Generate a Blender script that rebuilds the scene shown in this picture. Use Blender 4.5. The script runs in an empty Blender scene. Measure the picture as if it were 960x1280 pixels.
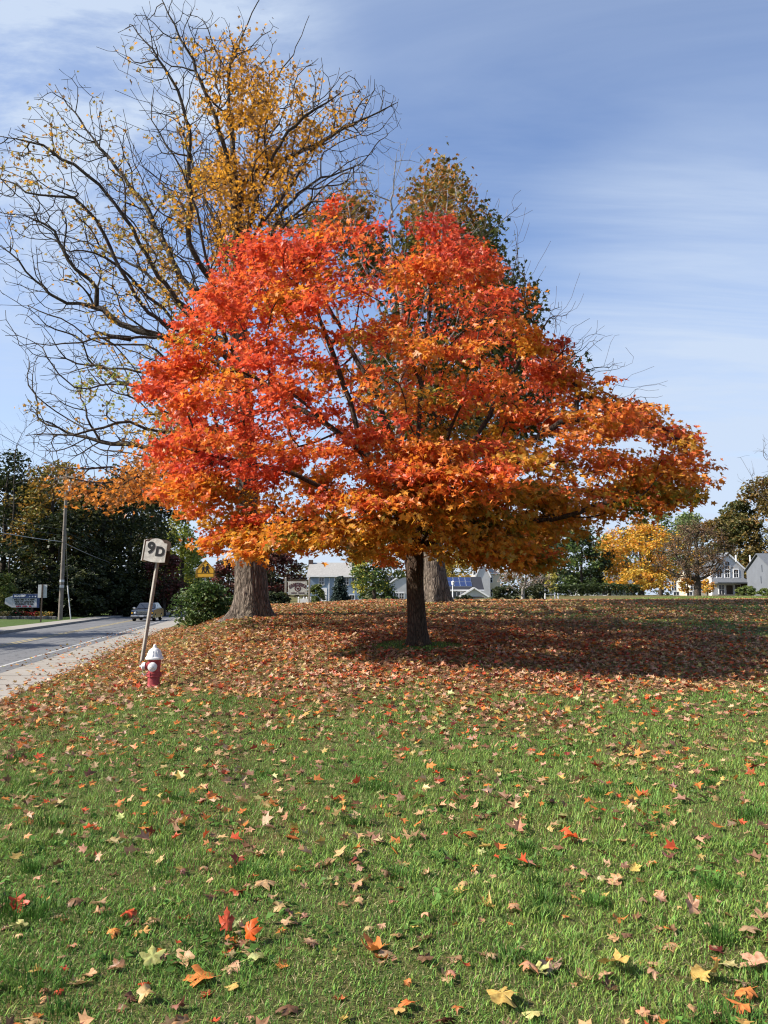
import bpy, math, random
import numpy as np
from mathutils import Vector, Matrix

rng = np.random.default_rng(7)
random.seed(7)
R = math.radians
scene = bpy.context.scene
COL = scene.collection

# ------------------------------------------------------------------ camera
F, CX, CY, EYE = 961.0, 480.0, 640.0, 1.6
PITCH = math.atan(103.0 / F)
cam_d = bpy.data.cameras.new("camera"); cam = bpy.data.objects.new("camera", cam_d); COL.objects.link(cam)
cam.location = (0, 0, EYE); cam.rotation_euler = (math.pi / 2 + PITCH, 0, 0)
cam_d.sensor_fit = 'VERTICAL'; cam_d.sensor_height = 36.0; cam_d.sensor_width = 27.0
cam_d.lens = F / 1280 * 36.0
cam_d.clip_start = 0.05; cam_d.clip_end = 6000
scene.camera = cam

def at(px, py, d):
    """a point of the place seen at photo pixel (px, py), d metres down the lawn"""
    u = (px - CX) / F; v = (CY - py) / F
    dy = math.cos(PITCH) - v * math.sin(PITCH); dz = math.sin(PITCH) + v * math.cos(PITCH)
    s = d / dy
    return np.array([u * s, d, EYE + dz * s])

def project(P):
    P = np.asarray(P, float); x = P[..., 0]; y = P[..., 1]; z = P[..., 2] - EYE
    f = y * math.cos(PITCH) + z * math.sin(PITCH); up = -y * math.sin(PITCH) + z * math.cos(PITCH)
    f = np.where(f < .05, .05, f)
    return CX + F * x / f, CY - F * up / f

# ------------------------------------------------------------------ noise
def vnoise(x, y, scale, seed):
    r = np.random.default_rng(seed).random((64, 64))
    x = np.asarray(x) / scale + 1000.3; y = np.asarray(y) / scale + 1000.7
    i = np.floor(x).astype(int); j = np.floor(y).astype(int); u = x - i; v = y - j
    u = u * u * (3 - 2 * u); v = v * v * (3 - 2 * v)
    a = r[i % 64, j % 64]; b = r[(i + 1) % 64, j % 64]; c = r[i % 64, (j + 1) % 64]; d = r[(i + 1) % 64, (j + 1) % 64]
    return (a * (1 - u) + b * u) * (1 - v) + (c * (1 - u) + d * u) * v

def fbm(x, y, scale, seed, n=3):
    s = 0; a = 1; t = 0
    for k in range(n):
        s = s + a * vnoise(x, y, scale / 2 ** k, seed + k); t += a; a *= .5
    return s / t

def sstep(a, b, x):
    t = np.clip((np.asarray(x, float) - a) / (b - a), 0, 1); return t * t * (3 - 2 * t)

# ------------------------------------------------------------------ terrain
def xg(y): return -6.1 - 0.2 * (np.asarray(y, float) - 12.2)      # where the lawn meets the pavement
def zr(y): return -0.015 - 0.0092 * np.clip(y, -30, 95)           # the road falls gently away
def lat(x, y): return (np.asarray(x) - xg(y)) * 0.98              # metres from the pavement edge, + on the lawn
def lawn(x, y):
    z = 1.3 * sstep(9.5, 34, y) * (1 - .15 * sstep(0, 5, -x))
    z = z + .17 * np.exp(-(((x - .7) ** 2 + (y - 17) ** 2) / 16.))
    z = z + .22 * np.exp(-(((x + 3.9) ** 2 + (y - 23.5) ** 2) / 14.))
    z = z - .38 * sstep(35, 70, y) * (1 - sstep(9, 24, x)) + .18 * sstep(35, 70, y) * sstep(9, 24, x) - .25 * sstep(80, 150, y)
    return z + .07 * (fbm(x, y, 3.0, 5) - .5) + .03 * (fbm(x, y, .6, 15, 2) - .5)
def H(x, y):
    x = np.asarray(x, float); y = np.asarray(y, float)
    t = lat(x, y); r = zr(y)
    k = sstep(0, 4.2, t)
    near = (r + .03) * (1 - k) + lawn(x, y) * k
    under = r - .06
    far = r + .10 + .012 * np.clip(-t - 9, 0, 60)
    z = np.where(t >= -.2, near, 0)
    z = np.where((t < -.2) & (t >= -1.0), (r + .03) + (under - r - .03) * sstep(.2, 1.0, -t), z)
    z = np.where((t < -1.0) & (t >= -7.9), under, z)
    z = np.where((t < -7.9) & (t >= -8.5), under + (far - under) * sstep(7.9, 8.5, -t), z)
    z = np.where(t < -8.5, far, z)
    dist = np.sqrt(x * x + y * y)
    return z * (1 - sstep(300, 800, dist))
def Hs(x, y): return float(H(np.array([x]), np.array([y]))[0])
def ground(px, py, dmax=150):
    d = 2.5
    while d < dmax:
        p = at(px, py, d)
        if p[2] <= Hs(p[0], p[1]): return np.array([p[0], p[1], Hs(p[0], p[1])])
        d += .05
    p = at(px, py, dmax); p[2] = Hs(p[0], p[1]); return p
def stand(px, d):
    p = at(px, 743, d); p[2] = Hs(p[0], p[1]); return p

# ------------------------------------------------------------------ object helpers
def link(o, parent=None):
    COL.objects.link(o)
    if parent is not None: o.parent = parent
    return o
def tag(o, label=None, cat=None, group=None, kind=None):
    if label: o["label"] = label
    if cat: o["category"] = cat
    if group: o["group"] = group
    if kind: o["kind"] = kind
    return o
def thing(name, loc, label, cat, group=None, rz=0):
    o = bpy.data.objects.new(name, None); o.empty_display_size = .3
    o.location = tuple(float(v) for v in loc); o.rotation_euler = (0, 0, rz)
    link(o); return tag(o, label, cat, group)

def mesh_np(name, V, polys, mat, parent=None, col=None, smooth=False, loc=None):
    """one mesh object from numpy arrays; polys is a list of (n, k) index arrays"""
    V = np.ascontiguousarray(V, np.float32)
    me = bpy.data.meshes.new(name)
    polys = [np.asarray(p, np.int32) for p in polys if len(p)]
    nl = sum(p.size for p in polys); npoly = sum(len(p) for p in polys)
    me.vertices.add(len(V)); me.vertices.foreach_set("co", V.ravel())
    me.loops.add(nl); me.polygons.add(npoly)
    me.loops.foreach_set("vertex_index", np.concatenate([p.ravel() for p in polys]))
    st = []; o = 0
    for p in polys:
        st.append(o + np.arange(len(p)) * p.shape[1]); o += p.size
    me.polygons.foreach_set("loop_start", np.concatenate(st).astype(np.int32))
    if smooth: me.polygons.foreach_set("use_smooth", np.ones(npoly, bool))
    else: me.polygons.foreach_set("use_smooth", np.zeros(npoly, bool))
    if col is not None:
        a = me.attributes.new("col", 'FLOAT_COLOR', 'POINT')
        c = np.ones((len(V), 4), np.float32); c[:, :3] = col
        a.data.foreach_set("color", c.ravel())
    me.update(calc_edges=True)
    me.materials.append(mat)
    ob = bpy.data.objects.new(name, me); link(ob, parent)
    if loc is not None: ob.location = tuple(float(v) for v in loc)
    return ob

class G:
    """collects simple shapes into one mesh"""
    def __init__(s): s.V = []; s.F = []
    def add(s, V, Fs):
        o = len(s.V); s.V += [tuple(float(a) for a in v) for v in V]; s.F += [[i + o for i in f] for f in Fs]; return s
    def box(s, c, d, rot=None):
        c = np.array(c, float); h = np.array(d, float) / 2
        P = np.array([[x, y, z] for z in (-1, 1) for y in (-1, 1) for x in (-1, 1)]) * h
        if rot is not None: P = P @ np.array(rot).T
        return s.add(P + c, [[0, 2, 3, 1], [4, 5, 7, 6], [0, 1, 5, 4], [2, 6, 7, 3], [0, 4, 6, 2], [1, 3, 7, 5]])
    def bbox(s, c, d, b=.02):
        """a box with chamfered vertical and horizontal edges"""
        c = np.array(c, float); h = np.array(d, float) / 2; b = min(b, *(h * .9))
        rings = []
        for z, k in ((-h[2], b), (-h[2] + b, 0), (h[2] - b, 0), (h[2], b)):
            x, y = h[0] - k, h[1] - k
            rings.append([(-x + b, -y, z), (x - b, -y, z), (x, -y + b, z), (x, y - b, z), (x - b, y, z), (-x + b, y, z), (-x, y - b, z), (-x, -y + b, z)])
        V = [np.array(p) + c for r in rings for p in r]; Fs = [list(range(7, -1, -1)), list(range(24, 32))]
        for k in range(3):
            for i in range(8):
                j = (i + 1) % 8; Fs.append([k * 8 + i, k * 8 + j, k * 8 + 8 + j, k * 8 + 8 + i])
        return s.add(V, Fs)
    def cyl(s, p0, p1, r0, r1=None, n=10):
        r1 = r0 if r1 is None else r1
        p0 = np.array(p0, float); p1 = np.array(p1, float); t = p1 - p0; t /= np.linalg.norm(t)
        a = np.array([1., 0, 0]) if abs(t[0]) < .8 else np.array([0, 1., 0])
        u = np.cross(t, a); u /= np.linalg.norm(u); w = np.cross(t, u)
        V = []
        for p, r in ((p0, r0), (p1, r1)):
            for k in range(n):
                q = 2 * math.pi * k / n; V.append(p + r * (math.cos(q) * u + math.sin(q) * w))
        Fs = [[k, (k + 1) % n, n + (k + 1) % n, n + k] for k in range(n)] + [list(range(n - 1, -1, -1)), list(range(n, 2 * n))]
        return s.add(V, Fs)
    def lathe(s, prof, n=20, o=(0, 0, 0), axis='z', rot=None):
        V = []; o = np.array(o, float)
        for r, z in prof:
            for k in range(n):
                q = 2 * math.pi * k / n; p = np.array([r * math.cos(q), r * math.sin(q), z])
                if axis == 'x': p = np.array([p[2], p[0], p[1]])
                if axis == 'y': p = np.array([p[0], p[2], p[1]])
                if rot is not None: p = np.array(rot) @ p
                V.append(p + o)
        m = len(prof)
        Fs = [[a * n + k, a * n + (k + 1) % n, (a + 1) * n + (k + 1) % n, (a + 1) * n + k] for a in range(m - 1) for k in range(n)]
        Fs += [list(range(n - 1, -1, -1)), list(range((m - 1) * n, m * n))]
        return s.add(V, Fs)
    def prism(s, pts, t, plane='xz', o=(0, 0, 0), rot=None):
        """outline pts in a plane, thickness t along the third axis"""
        n = len(pts); V = []
        for w in (-t / 2, t / 2):
            for a, b in pts:
                p = np.array({'xz': (a, w, b), 'xy': (a, b, w), 'yz': (w, a, b)}[plane], float)
                if rot is not None: p = np.array(rot) @ p
                V.append(p + np.array(o, float))
        Fs = [list(range(n)), list(range(2 * n - 1, n - 1, -1))] + [[i, i + n, (i + 1) % n + n, (i + 1) % n] for i in range(n)]
        return s.add(V, Fs)
    def tube(s, pts, r, n=6):
        for a, b in zip(pts[:-1], pts[1:]): s.cyl(a, b, r, r, n)
        return s
    def text(s, body, size, o, rot=None, ext=.004, off=0., align='CENTER', width=None):
        cu = bpy.data.curves.new("lettering", 'FONT'); cu.body = body; cu.size = size; cu.extrude = ext; cu.offset = off
        cu.align_x = align; cu.align_y = 'CENTER'; cu.resolution_u = 4
        ob = bpy.data.objects.new("lettering", cu); COL.objects.link(ob)
        dg = bpy.context.evaluated_depsgraph_get(); me = bpy.data.meshes.new_from_object(ob.evaluated_get(dg))
        V = np.array([v.co[:] for v in me.vertices]); Fs = [list(p.vertices) for p in me.polygons]
        bpy.data.objects.remove(ob); bpy.data.meshes.remove(me); bpy.data.curves.remove(cu)
        if len(V) == 0: return s
        if width:
            w = V[:, 0].max() - V[:, 0].min(); V[:, 0] *= width / w
        P = np.stack([V[:, 0], -V[:, 2], V[:, 1]], 1)               # letters stand in xz, facing -y
        if rot is not None: P = P @ np.array(rot).T
        return s.add(P + np.array(o, float), Fs)
    def build(s, name, mat, parent=None, smooth=False, loc=None):
        me = bpy.data.meshes.new(name); me.from_pydata(s.V, [], s.F)
        import bmesh
        bm = bmesh.new(); bm.from_mesh(me); bmesh.ops.recalc_face_normals(bm, faces=bm.faces); bm.to_mesh(me); bm.free()
        if smooth:
            me.polygons.foreach_set("use_smooth", [True] * len(me.polygons))
            try: me.set_sharp_from_angle(angle=R(38))
            except Exception: pass
        me.materials.append(mat); me.update()
        ob = bpy.data.objects.new(name, me); link(ob, parent)
        if loc is not None: ob.location = tuple(float(v) for v in loc)
        return ob

def rotz(a): c, s_ = math.cos(a), math.sin(a); return np.array([[c, -s_, 0], [s_, c, 0], [0, 0, 1.]])
def rotx(a): c, s_ = math.cos(a), math.sin(a); return np.array([[1., 0, 0], [0, c, -s_], [0, s_, c]])
def roty(a): c, s_ = math.cos(a), math.sin(a); return np.array([[c, 0, s_], [0, 1., 0], [-s_, 0, c]])

# ------------------------------------------------------------------ materials
class NT:
    def __init__(s, name):
        s.m = bpy.data.materials.new(name); s.m.use_nodes = True; s.t = s.m.node_tree; s.t.nodes.clear()
        s.out = s.n('ShaderNodeOutputMaterial')
    def n(s, typ, **kw):
        nd = s.t.nodes.new(typ)
        for k, v in kw.items():
            if k.startswith('_'): setattr(nd, k[1:], v)
            else: nd.inputs[k.replace('__', ' ')].default_value = v
        return nd
    def l(s, a, b): s.t.links.new(a, b)
    def ramp(s, fac, stops):
        r = s.n('ShaderNodeValToRGB'); e = r.color_ramp.elements
        while len(e) < len(stops): e.new(.5)
        for el, (p, c) in zip(e, stops): el.position = p; el.color = (*c, 1) if len(c) == 3 else c
        s.l(fac, r.inputs[0]); return r.outputs[0]
    def mix(s, fac, a, b, mode='MIX'):
        m = s.n('ShaderNodeMix', _data_type='RGBA', _blend_type=mode)
        for sock, v in ((m.inputs[0], fac), (m.inputs[6], a), (m.inputs[7], b)):
            if isinstance(v, (int, float)): sock.default_value = v
            elif isinstance(v, tuple): sock.default_value = (*v, 1)
            else: s.l(v, sock)
        return m.outputs[2]
    def noise(s, scale, detail=4, rough=.55, vec=None, dim='3D'):
        n = s.n('ShaderNodeTexNoise', _noise_dimensions=dim); n.inputs['Scale'].default_value = scale; n.inputs['Detail'].default_value = detail; n.inputs['Roughness'].default_value = rough
        if vec is not None: s.l(vec, n.inputs['Vector'])
        return n.outputs['Fac']
    def coord(s, which='Object', scale=None):
        c = s.n('ShaderNodeTexCoord').outputs[which]
        if scale is None: return c
        m = s.n('ShaderNodeMapping'); m.inputs['Scale'].default_value = scale; s.l(c, m.inputs['Vector']); return m.outputs[0]
    def bump(s, h, strength=.5, dist=.02):
        b = s.n('ShaderNodeBump'); b.inputs['Strength'].default_value = strength; b.inputs['Distance'].default_value = dist
        s.l(h, b.inputs['Height']); return b.outputs[0]
    def pbr(s, color, rough=.7, spec=.3, metal=0., normal=None):
        p = s.n('ShaderNodeBsdfPrincipled')
        if isinstance(color, tuple): p.inputs['Base Color'].default_value = (*color, 1)
        else: s.l(color, p.inputs['Base Color'])
        if isinstance(rough, (int, float)): p.inputs['Roughness'].default_value = rough
        else: s.l(rough, p.inputs['Roughness'])
        p.inputs['Specular IOR Level'].default_value = spec; p.inputs['Metallic'].default_value = metal
        if normal is not None: s.l(normal, p.inputs['Normal'])
        s.l(p.outputs[0], s.out.inputs[0]); return s.m

def mat_plain(name, c, rough=.6, spec=.3, metal=0., var=.18, scale=6., bump=0.):
    """painted or weathered surface: a base colour with uneven wear"""
    m = NT(name); co = m.coord()
    a = m.noise(scale, 5, .6, co); b = m.noise(scale * 7, 3, .6, co)
    lo = tuple(v * (1 - var) for v in c); hi = tuple(min(1, v * (1 + var * .7)) for v in c)
    col = m.ramp(a, [(.3, lo), (.7, hi)])
    col = m.mix(.25, col, m.ramp(b, [(.35, lo), (.65, hi)]))
    nm = m.bump(b, bump, .01) if bump else None
    return m.pbr(col, rough, spec, metal, nm)

def mat_leaf(name, trans=.42, gloss=.05, rough=.45, mottle=0.0):
    m = NT(name); at_ = m.n('ShaderNodeAttribute'); at_.attribute_name = 'col'; c = at_.outputs['Color']
    if mottle:
        co = m.coord('Object'); f = m.noise(45, 4, .65, co)
        dk = m.mix(1., c, (.62, .5, .42), 'MULTIPLY')
        c = m.mix(m.ramp(f, [(.42, (0, 0, 0)), (.68, (mottle,) * 3)]), c, dk)
    d = m.n('ShaderNodeBsdfDiffuse'); m.l(c, d.inputs[0])
    t = m.n('ShaderNodeBsdfTranslucent'); m.l(c, t.inputs[0])
    x = m.n('ShaderNodeMixShader'); x.inputs[0].default_value = trans; m.l(d.outputs[0], x.inputs[1]); m.l(t.outputs[0], x.inputs[2])
    g = m.n('ShaderNodeBsdfGlossy'); g.inputs['Roughness'].default_value = rough
    y = m.n('ShaderNodeMixShader'); y.inputs[0].default_value = gloss; m.l(x.outputs[0], y.inputs[1]); m.l(g.outputs[0], y.inputs[2])
    m.l(y.outputs[0], m.out.inputs[0]); return m.m

def mat_bark(name, c0, c1, scale=1., bump=.8):
    m = NT(name); co = m.coord('Object', (9 * scale, 9 * scale, 2.3 * scale))
    v = m.n('ShaderNodeTexVoronoi', _feature='DISTANCE_TO_EDGE'); v.inputs['Scale'].default_value = 1.6
    warp = m.n('ShaderNodeVectorMath', _operation='ADD'); nz = m.n('ShaderNodeTexNoise'); nz.inputs['Scale'].default_value = 1.3; m.l(co, nz.inputs['Vector'])
    m.l(co, warp.inputs[0]); m.l(nz.outputs['Color'], warp.inputs[1]); m.l(warp.outputs[0], v.inputs['Vector'])
    n = m.noise(2.2, 6, .65, co)
    big = m.noise(1.1 * scale, 3, .5, m.coord('Object'))
    h = m.n('ShaderNodeMath', _operation='MULTIPLY_ADD'); m.l(v.outputs['Distance'], h.inputs[0]); h.inputs[1].default_value = 1.6; m.l(n, h.inputs[2])
    col = m.ramp(h.outputs[0], [(.35, c0), (.95, c1)])
    col = m.mix(m.ramp(big, [(.4, (0, 0, 0)), (.7, (.45,) * 3)]), col, m.mix(1., col, (.75, .82, .62), 'MULTIPLY'))
    return m.pbr(col, .9, .15, 0, m.bump(h.outputs[0], bump, .05))
# ------------------------------------------------------------------ tree growing
class Tree:
    """a skeleton of nodes: limbs laid down first, then twigs joined one by one to the cheapest place"""
    def __init__(s): s.P = []; s.par = []; s.gid = []; s.L = []; s.seed = []; s.rmin = []
    def node(s, p, par, gid):
        p = np.array(p, float); s.P.append(p); s.par.append(par); s.gid.append(gid)
        s.L.append(0. if par < 0 else s.L[par] + float(np.linalg.norm(p - s.P[par]))); s.seed.append(True); s.rmin.append(0.)
        return len(s.P) - 1
    def limb(s, pts, gid, start=None, step=.35, wob=.04, taper=None):
        """a limb through points (Catmull-Rom), from the nearest laid node unless start is given"""
        pts = [np.array(p, float) for p in pts]
        if start is None and s.P:
            d = np.linalg.norm(np.array(s.P) - pts[0], axis=1); start = int(np.argmin(d))
        if start is None: start = -1
        q = ([s.P[start]] if start >= 0 else []) + pts
        q = [2 * q[0] - q[1]] + q + [2 * q[-1] - q[-2]]
        cur = start; first = start < 0; n0 = len(s.P)
        if first: cur = s.node(q[1], -1, gid)
        for k in range(1, len(q) - 2):
            a, b, c, d = q[k - 1:k + 3]; n = max(1, int(np.linalg.norm(c - b) / step))
            for i in range(1, n + 1):
                t = i / n
                p = .5 * ((2 * b) + (-a + c) * t + (2 * a - 5 * b + 4 * c - d) * t * t + (-a + 3 * b - 3 * c + d) * t ** 3)
                if wob: p = p + rng.normal(0, wob, 3)
                cur = s.node(p, cur, gid)
        if taper:
            m = len(s.P) - n0
            for i in range(m): s.rmin[n0 + i] = taper[0] + (taper[1] - taper[0]) * (i / max(1, m - 1)) ** .8
        return cur
    def grow(s, att, bf=.35, jitter=.0):
        att = np.asarray(att, float); m = len(att)
        if m == 0: return np.zeros(0, int)
        P = np.array(s.P); L = np.array(s.L); best = np.full(m, 1e9); bp = np.zeros(m, int)
        for i in range(0, m, 400):
            d = np.linalg.norm(att[i:i + 400, None] - P[None], axis=2); c = d + bf * (L[None] + d)
            bp[i:i + 400] = c.argmin(1); best[i:i + 400] = c.min(1)
        live = np.ones(m, bool); idx = np.zeros(m, int)
        for _ in range(m):
            i = int(np.argmin(best)); j = int(bp[i])
            k = s.node(att[i], j, s.gid[j] if s.gid[j] >= 0 else 100 + len(s.P)); s.seed[k] = False
            idx[i] = k; best[i] = 1e18; live[i] = False
            d = np.linalg.norm(att - att[i], axis=1); c = d + bf * (s.L[k] + d)
            up = live & (c < best); best[up] = c[up]; bp[up] = k
        return idx
    def finish(s, r_tip, r_base, smooth=1):
        n = len(s.P); s.P = np.array(s.P); s.par = np.array(s.par); s.gid = np.array(s.gid); seed = np.array(s.seed)
        cnt = np.zeros(n); kids = [[] for _ in range(n)]
        for i in range(n - 1, -1, -1):
            if cnt[i] == 0: cnt[i] = 1
            if s.par[i] >= 0: cnt[s.par[i]] += cnt[i]; kids[s.par[i]].append(i)
        s.cnt = cnt; s.kids = kids
        main = np.full(n, -1)
        for i in range(n):
            if kids[i]: main[i] = max(kids[i], key=lambda k: cnt[k] + (1e6 if s.gid[k] == s.gid[i] and seed[k] else 0))
        s.main = main
        for _ in range(smooth):
            Q = s.P.copy()
            for i in range(n):
                if s.par[i] >= 0 and main[i] >= 0 and not seed[i]: Q[i] = .5 * s.P[i] + .25 * (s.P[s.par[i]] + s.P[main[i]])
            s.P = Q
        p = math.log(r_base / r_tip) / math.log(max(cnt.max(), 2))
        s.r = np.maximum(r_tip * cnt ** p, np.array(s.rmin))
        return s
    def chains(s, skip=()):
        out = []
        for i in range(len(s.P)):
            head = s.par[i] < 0 or s.main[s.par[i]] != i or s.gid[s.par[i]] != s.gid[i]
            if not head: continue
            ch = []; k = i
            while k >= 0 and s.gid[k] == s.gid[i]: ch.append(k); k = s.main[k]
            ids = ([s.par[i]] if s.par[i] >= 0 else []) + ch
            r = s.r[ids].copy()
            if s.par[i] >= 0: r[0] = min(r[0], s.r[i] * 1.25)
            out.append((s.gid[i], s.P[ids], r))
        return out

def sweep(chains):
    """tubes along chains -> V, polys (quads)"""
    VV = []; FF = []; o = 0
    groups = {}
    for P, r in chains:
        if len(P) < 2: continue
        k = 14 if r.max() > .12 else 8 if r.max() > .04 else 5 if r.max() > .015 else 3
        groups.setdefault(k, []).append((P, r))
    for k, ch in groups.items():
        P = np.concatenate([c[0] for c in ch]); r = np.concatenate([c[1] for c in ch])
        ln = np.array([len(c[0]) for c in ch]); cid = np.repeat(np.arange(len(ch)), ln)
        nx = np.roll(P, -1, 0); pv = np.roll(P, 1, 0)
        last = np.r_[cid[1:] != cid[:-1], True]; first = np.r_[True, cid[1:] != cid[:-1]]
        nx[last] = P[last]; pv[first] = P[first]
        t = nx - pv; t /= np.linalg.norm(t, axis=1)[:, None] + 1e-9
        ref = np.array([.31, .93, .19]); u = np.cross(t, ref); u /= np.linalg.norm(u, axis=1)[:, None] + 1e-9; w = np.cross(t, u)
        q = np.arange(k) * 2 * math.pi / k
        V = P[:, None] + r[:, None, None] * (np.cos(q)[None, :, None] * u[:, None] + np.sin(q)[None, :, None] * w[:, None])
        VV.append(V.reshape(-1, 3))
        b = np.where(~last)[0]; j = np.arange(k)
        a0 = (b[:, None] * k + j); a1 = (b[:, None] * k + (j + 1) % k)
        FF.append(np.stack([a0, a1, a1 + k, a0 + k], -1).reshape(-1, 4) + o); o += V.shape[0] * k
    return np.concatenate(VV), FF

def trunk_mesh(path, radii, sides=48, flare=.6, ridges=9, amp=.07, seed=0, fh=.55):
    """a heavy trunk with buttressed roots and ridged bark"""
    P = np.array(path); n = 46
    s = np.linspace(0, len(P) - 1, n); i = np.clip(s.astype(int), 0, len(P) - 2); t = (s - i)[:, None]
    Q = P[i] * (1 - t) + P[i + 1] * t; r = np.interp(s, np.arange(len(P)), radii)
    for _ in range(3): Q[1:-1] = .5 * Q[1:-1] + .25 * (Q[2:] + Q[:-2])
    q = np.linspace(0, 2 * math.pi, sides, endpoint=False); hh = Q[:, 2] - Q[0, 2]
    A, Z = np.meshgrid(q, hh)
    g = np.random.default_rng(seed); ph = g.random(6) * 6.28
    root = .55 + .45 * np.cos(5 * A + ph[0] + .5 * np.sin(A * 2 + ph[1]))
    rad = r[:, None] * (1 + flare * np.exp(-np.clip(Z, 0, 99) / fh) * root + .05 * np.sin(2 * A + ph[2] + Z * .5) + .04 * np.sin(3 * A + ph[3] - Z * .8))
    bn = fbm(A * 6 + np.sin(Z * 1.3) * .5, Z * .7, .9, seed + 3, 3); bn = np.where(A > 6.0, bn * .5 + .25, bn)
    rad = rad * (1 + amp * (bn - .5) * 2 + amp * .6 * np.abs(np.sin(ridges * A + 1.5 * np.sin(Z * 1.7 + ph[4]))))
    V = np.stack([Q[:, 0][:, None] + rad * np.cos(A), Q[:, 1][:, None] + rad * np.sin(A), np.repeat(Q[:, 2][:, None], sides, 1)], -1).reshape(-1, 3)
    a = (np.arange(n - 1)[:, None] * sides + np.arange(sides)); b = (np.arange(n - 1)[:, None] * sides + (np.arange(sides) + 1) % sides)
    return V, [np.stack([a, b, b + sides, a + sides], -1).reshape(-1, 4)]

# a leaf: two halves folded along the midrib, five lobes
LEAF = np.array([(0, 0), (.40, .06), (.22, .27), (.50, .60), (.17, .58), (0, 1.0), (-.17, .58), (-.50, .60), (-.22, .27), (-.40, .06)], float)
LEAF_F = np.array([[0, 1, 2, 3, 4, 5], [0, 5, 6, 7, 8, 9]])
OVAL = np.array([(0, 0), (.34, .35), (0, 1.0), (-.34, .35)], float)
OVAL_F = np.array([[0, 1, 2], [0, 2, 3]])

def leaves(C, size, col, shape='lobed', tilt=.6, droop=.35, outward=None, fold=.35, rs=None):
    """leaf blades at points C; size, col per leaf"""
    g = rs or rng; n = len(C)
    base, fc = (LEAF, LEAF_F) if shape == 'lobed' else (OVAL, OVAL_F)
    ang = g.random(n) * 2 * math.pi
    d = np.stack([np.cos(ang), np.sin(ang), g.normal(-droop, .35, n)], 1)
    if outward is not None: d = d + outward * .8
    d /= np.linalg.norm(d, axis=1)[:, None]
    nr = np.array([0, 0, 1.]) + g.normal(0, tilt, (n, 3)); nr -= (nr * d).sum(1)[:, None] * d; nr /= np.linalg.norm(nr, axis=1)[:, None]
    s = np.cross(d, nr)
    fo = g.normal(fold, .25, n); k = len(base)
    bx = base[None, :, 0] * (.85 + .3 * g.random(n))[:, None]; by = np.repeat(base[None, :, 1], n, 0); bz = np.abs(bx) * fo[:, None] - .25 * by ** 2 * g.random(n)[:, None]
    V = C[:, None] + size[:, None, None] * (bx[..., None] * s[:, None] + by[..., None] * d[:, None] + bz[..., None] * nr[:, None])
    Fc = (np.arange(n)[:, None, None] * k + fc[None]).reshape(-1, fc.shape[1])
    return V.reshape(-1, 3), [Fc], np.repeat(col, k, 0)

def shade_cols(pal, w, n, g, jit=.16):
    pal = np.array(pal, float); w = np.array(w, float); w = w / w.sum()
    i = g.choice(len(pal), n, p=w)
    return np.clip(pal[i] * (1 + g.normal(0, jit, (n, 1))) * (1 + g.normal(0, .06, (n, 3))), .004, .95)

def inpoly(x, y, poly):
    poly = np.array(poly, float); ins = np.zeros(len(x), bool); j = len(poly) - 1
    for i in range(len(poly)):
        xi, yi = poly[i]; xj, yj = poly[j]
        c = ((yi > y) != (yj > y)) & (x < (xj - xi) * (y - yi) / (yj - yi + 1e-12) + xi)
        ins ^= c; j = i
    return ins

M = {}
M['maple_leaf'] = mat_leaf('maple_leaf', .5, .035, .5)
M['leaf'] = mat_leaf('leaf', .34, .03, .55)
M['dry_leaf'] = mat_leaf('dry_leaf', .22, .03, .5, .95)
M['grass'] = mat_leaf('grass', .22, .014, .5)
M['bark_maple'] = mat_bark('bark_maple', (.022, .014, .010), (.105, .07, .05), 1.5, .8)
M['bark_old'] = mat_bark('bark_old', (.026, .021, .017), (.19, .152, .122), .8, 1.)
M['bark_dark'] = mat_bark('bark_dark', (.02, .016, .013), (.10, .08, .065), 1., .6)
M['bark_pale'] = mat_bark('bark_pale', (.16, .14, .13), (.42, .38, .35), 1.2, .5)

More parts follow.
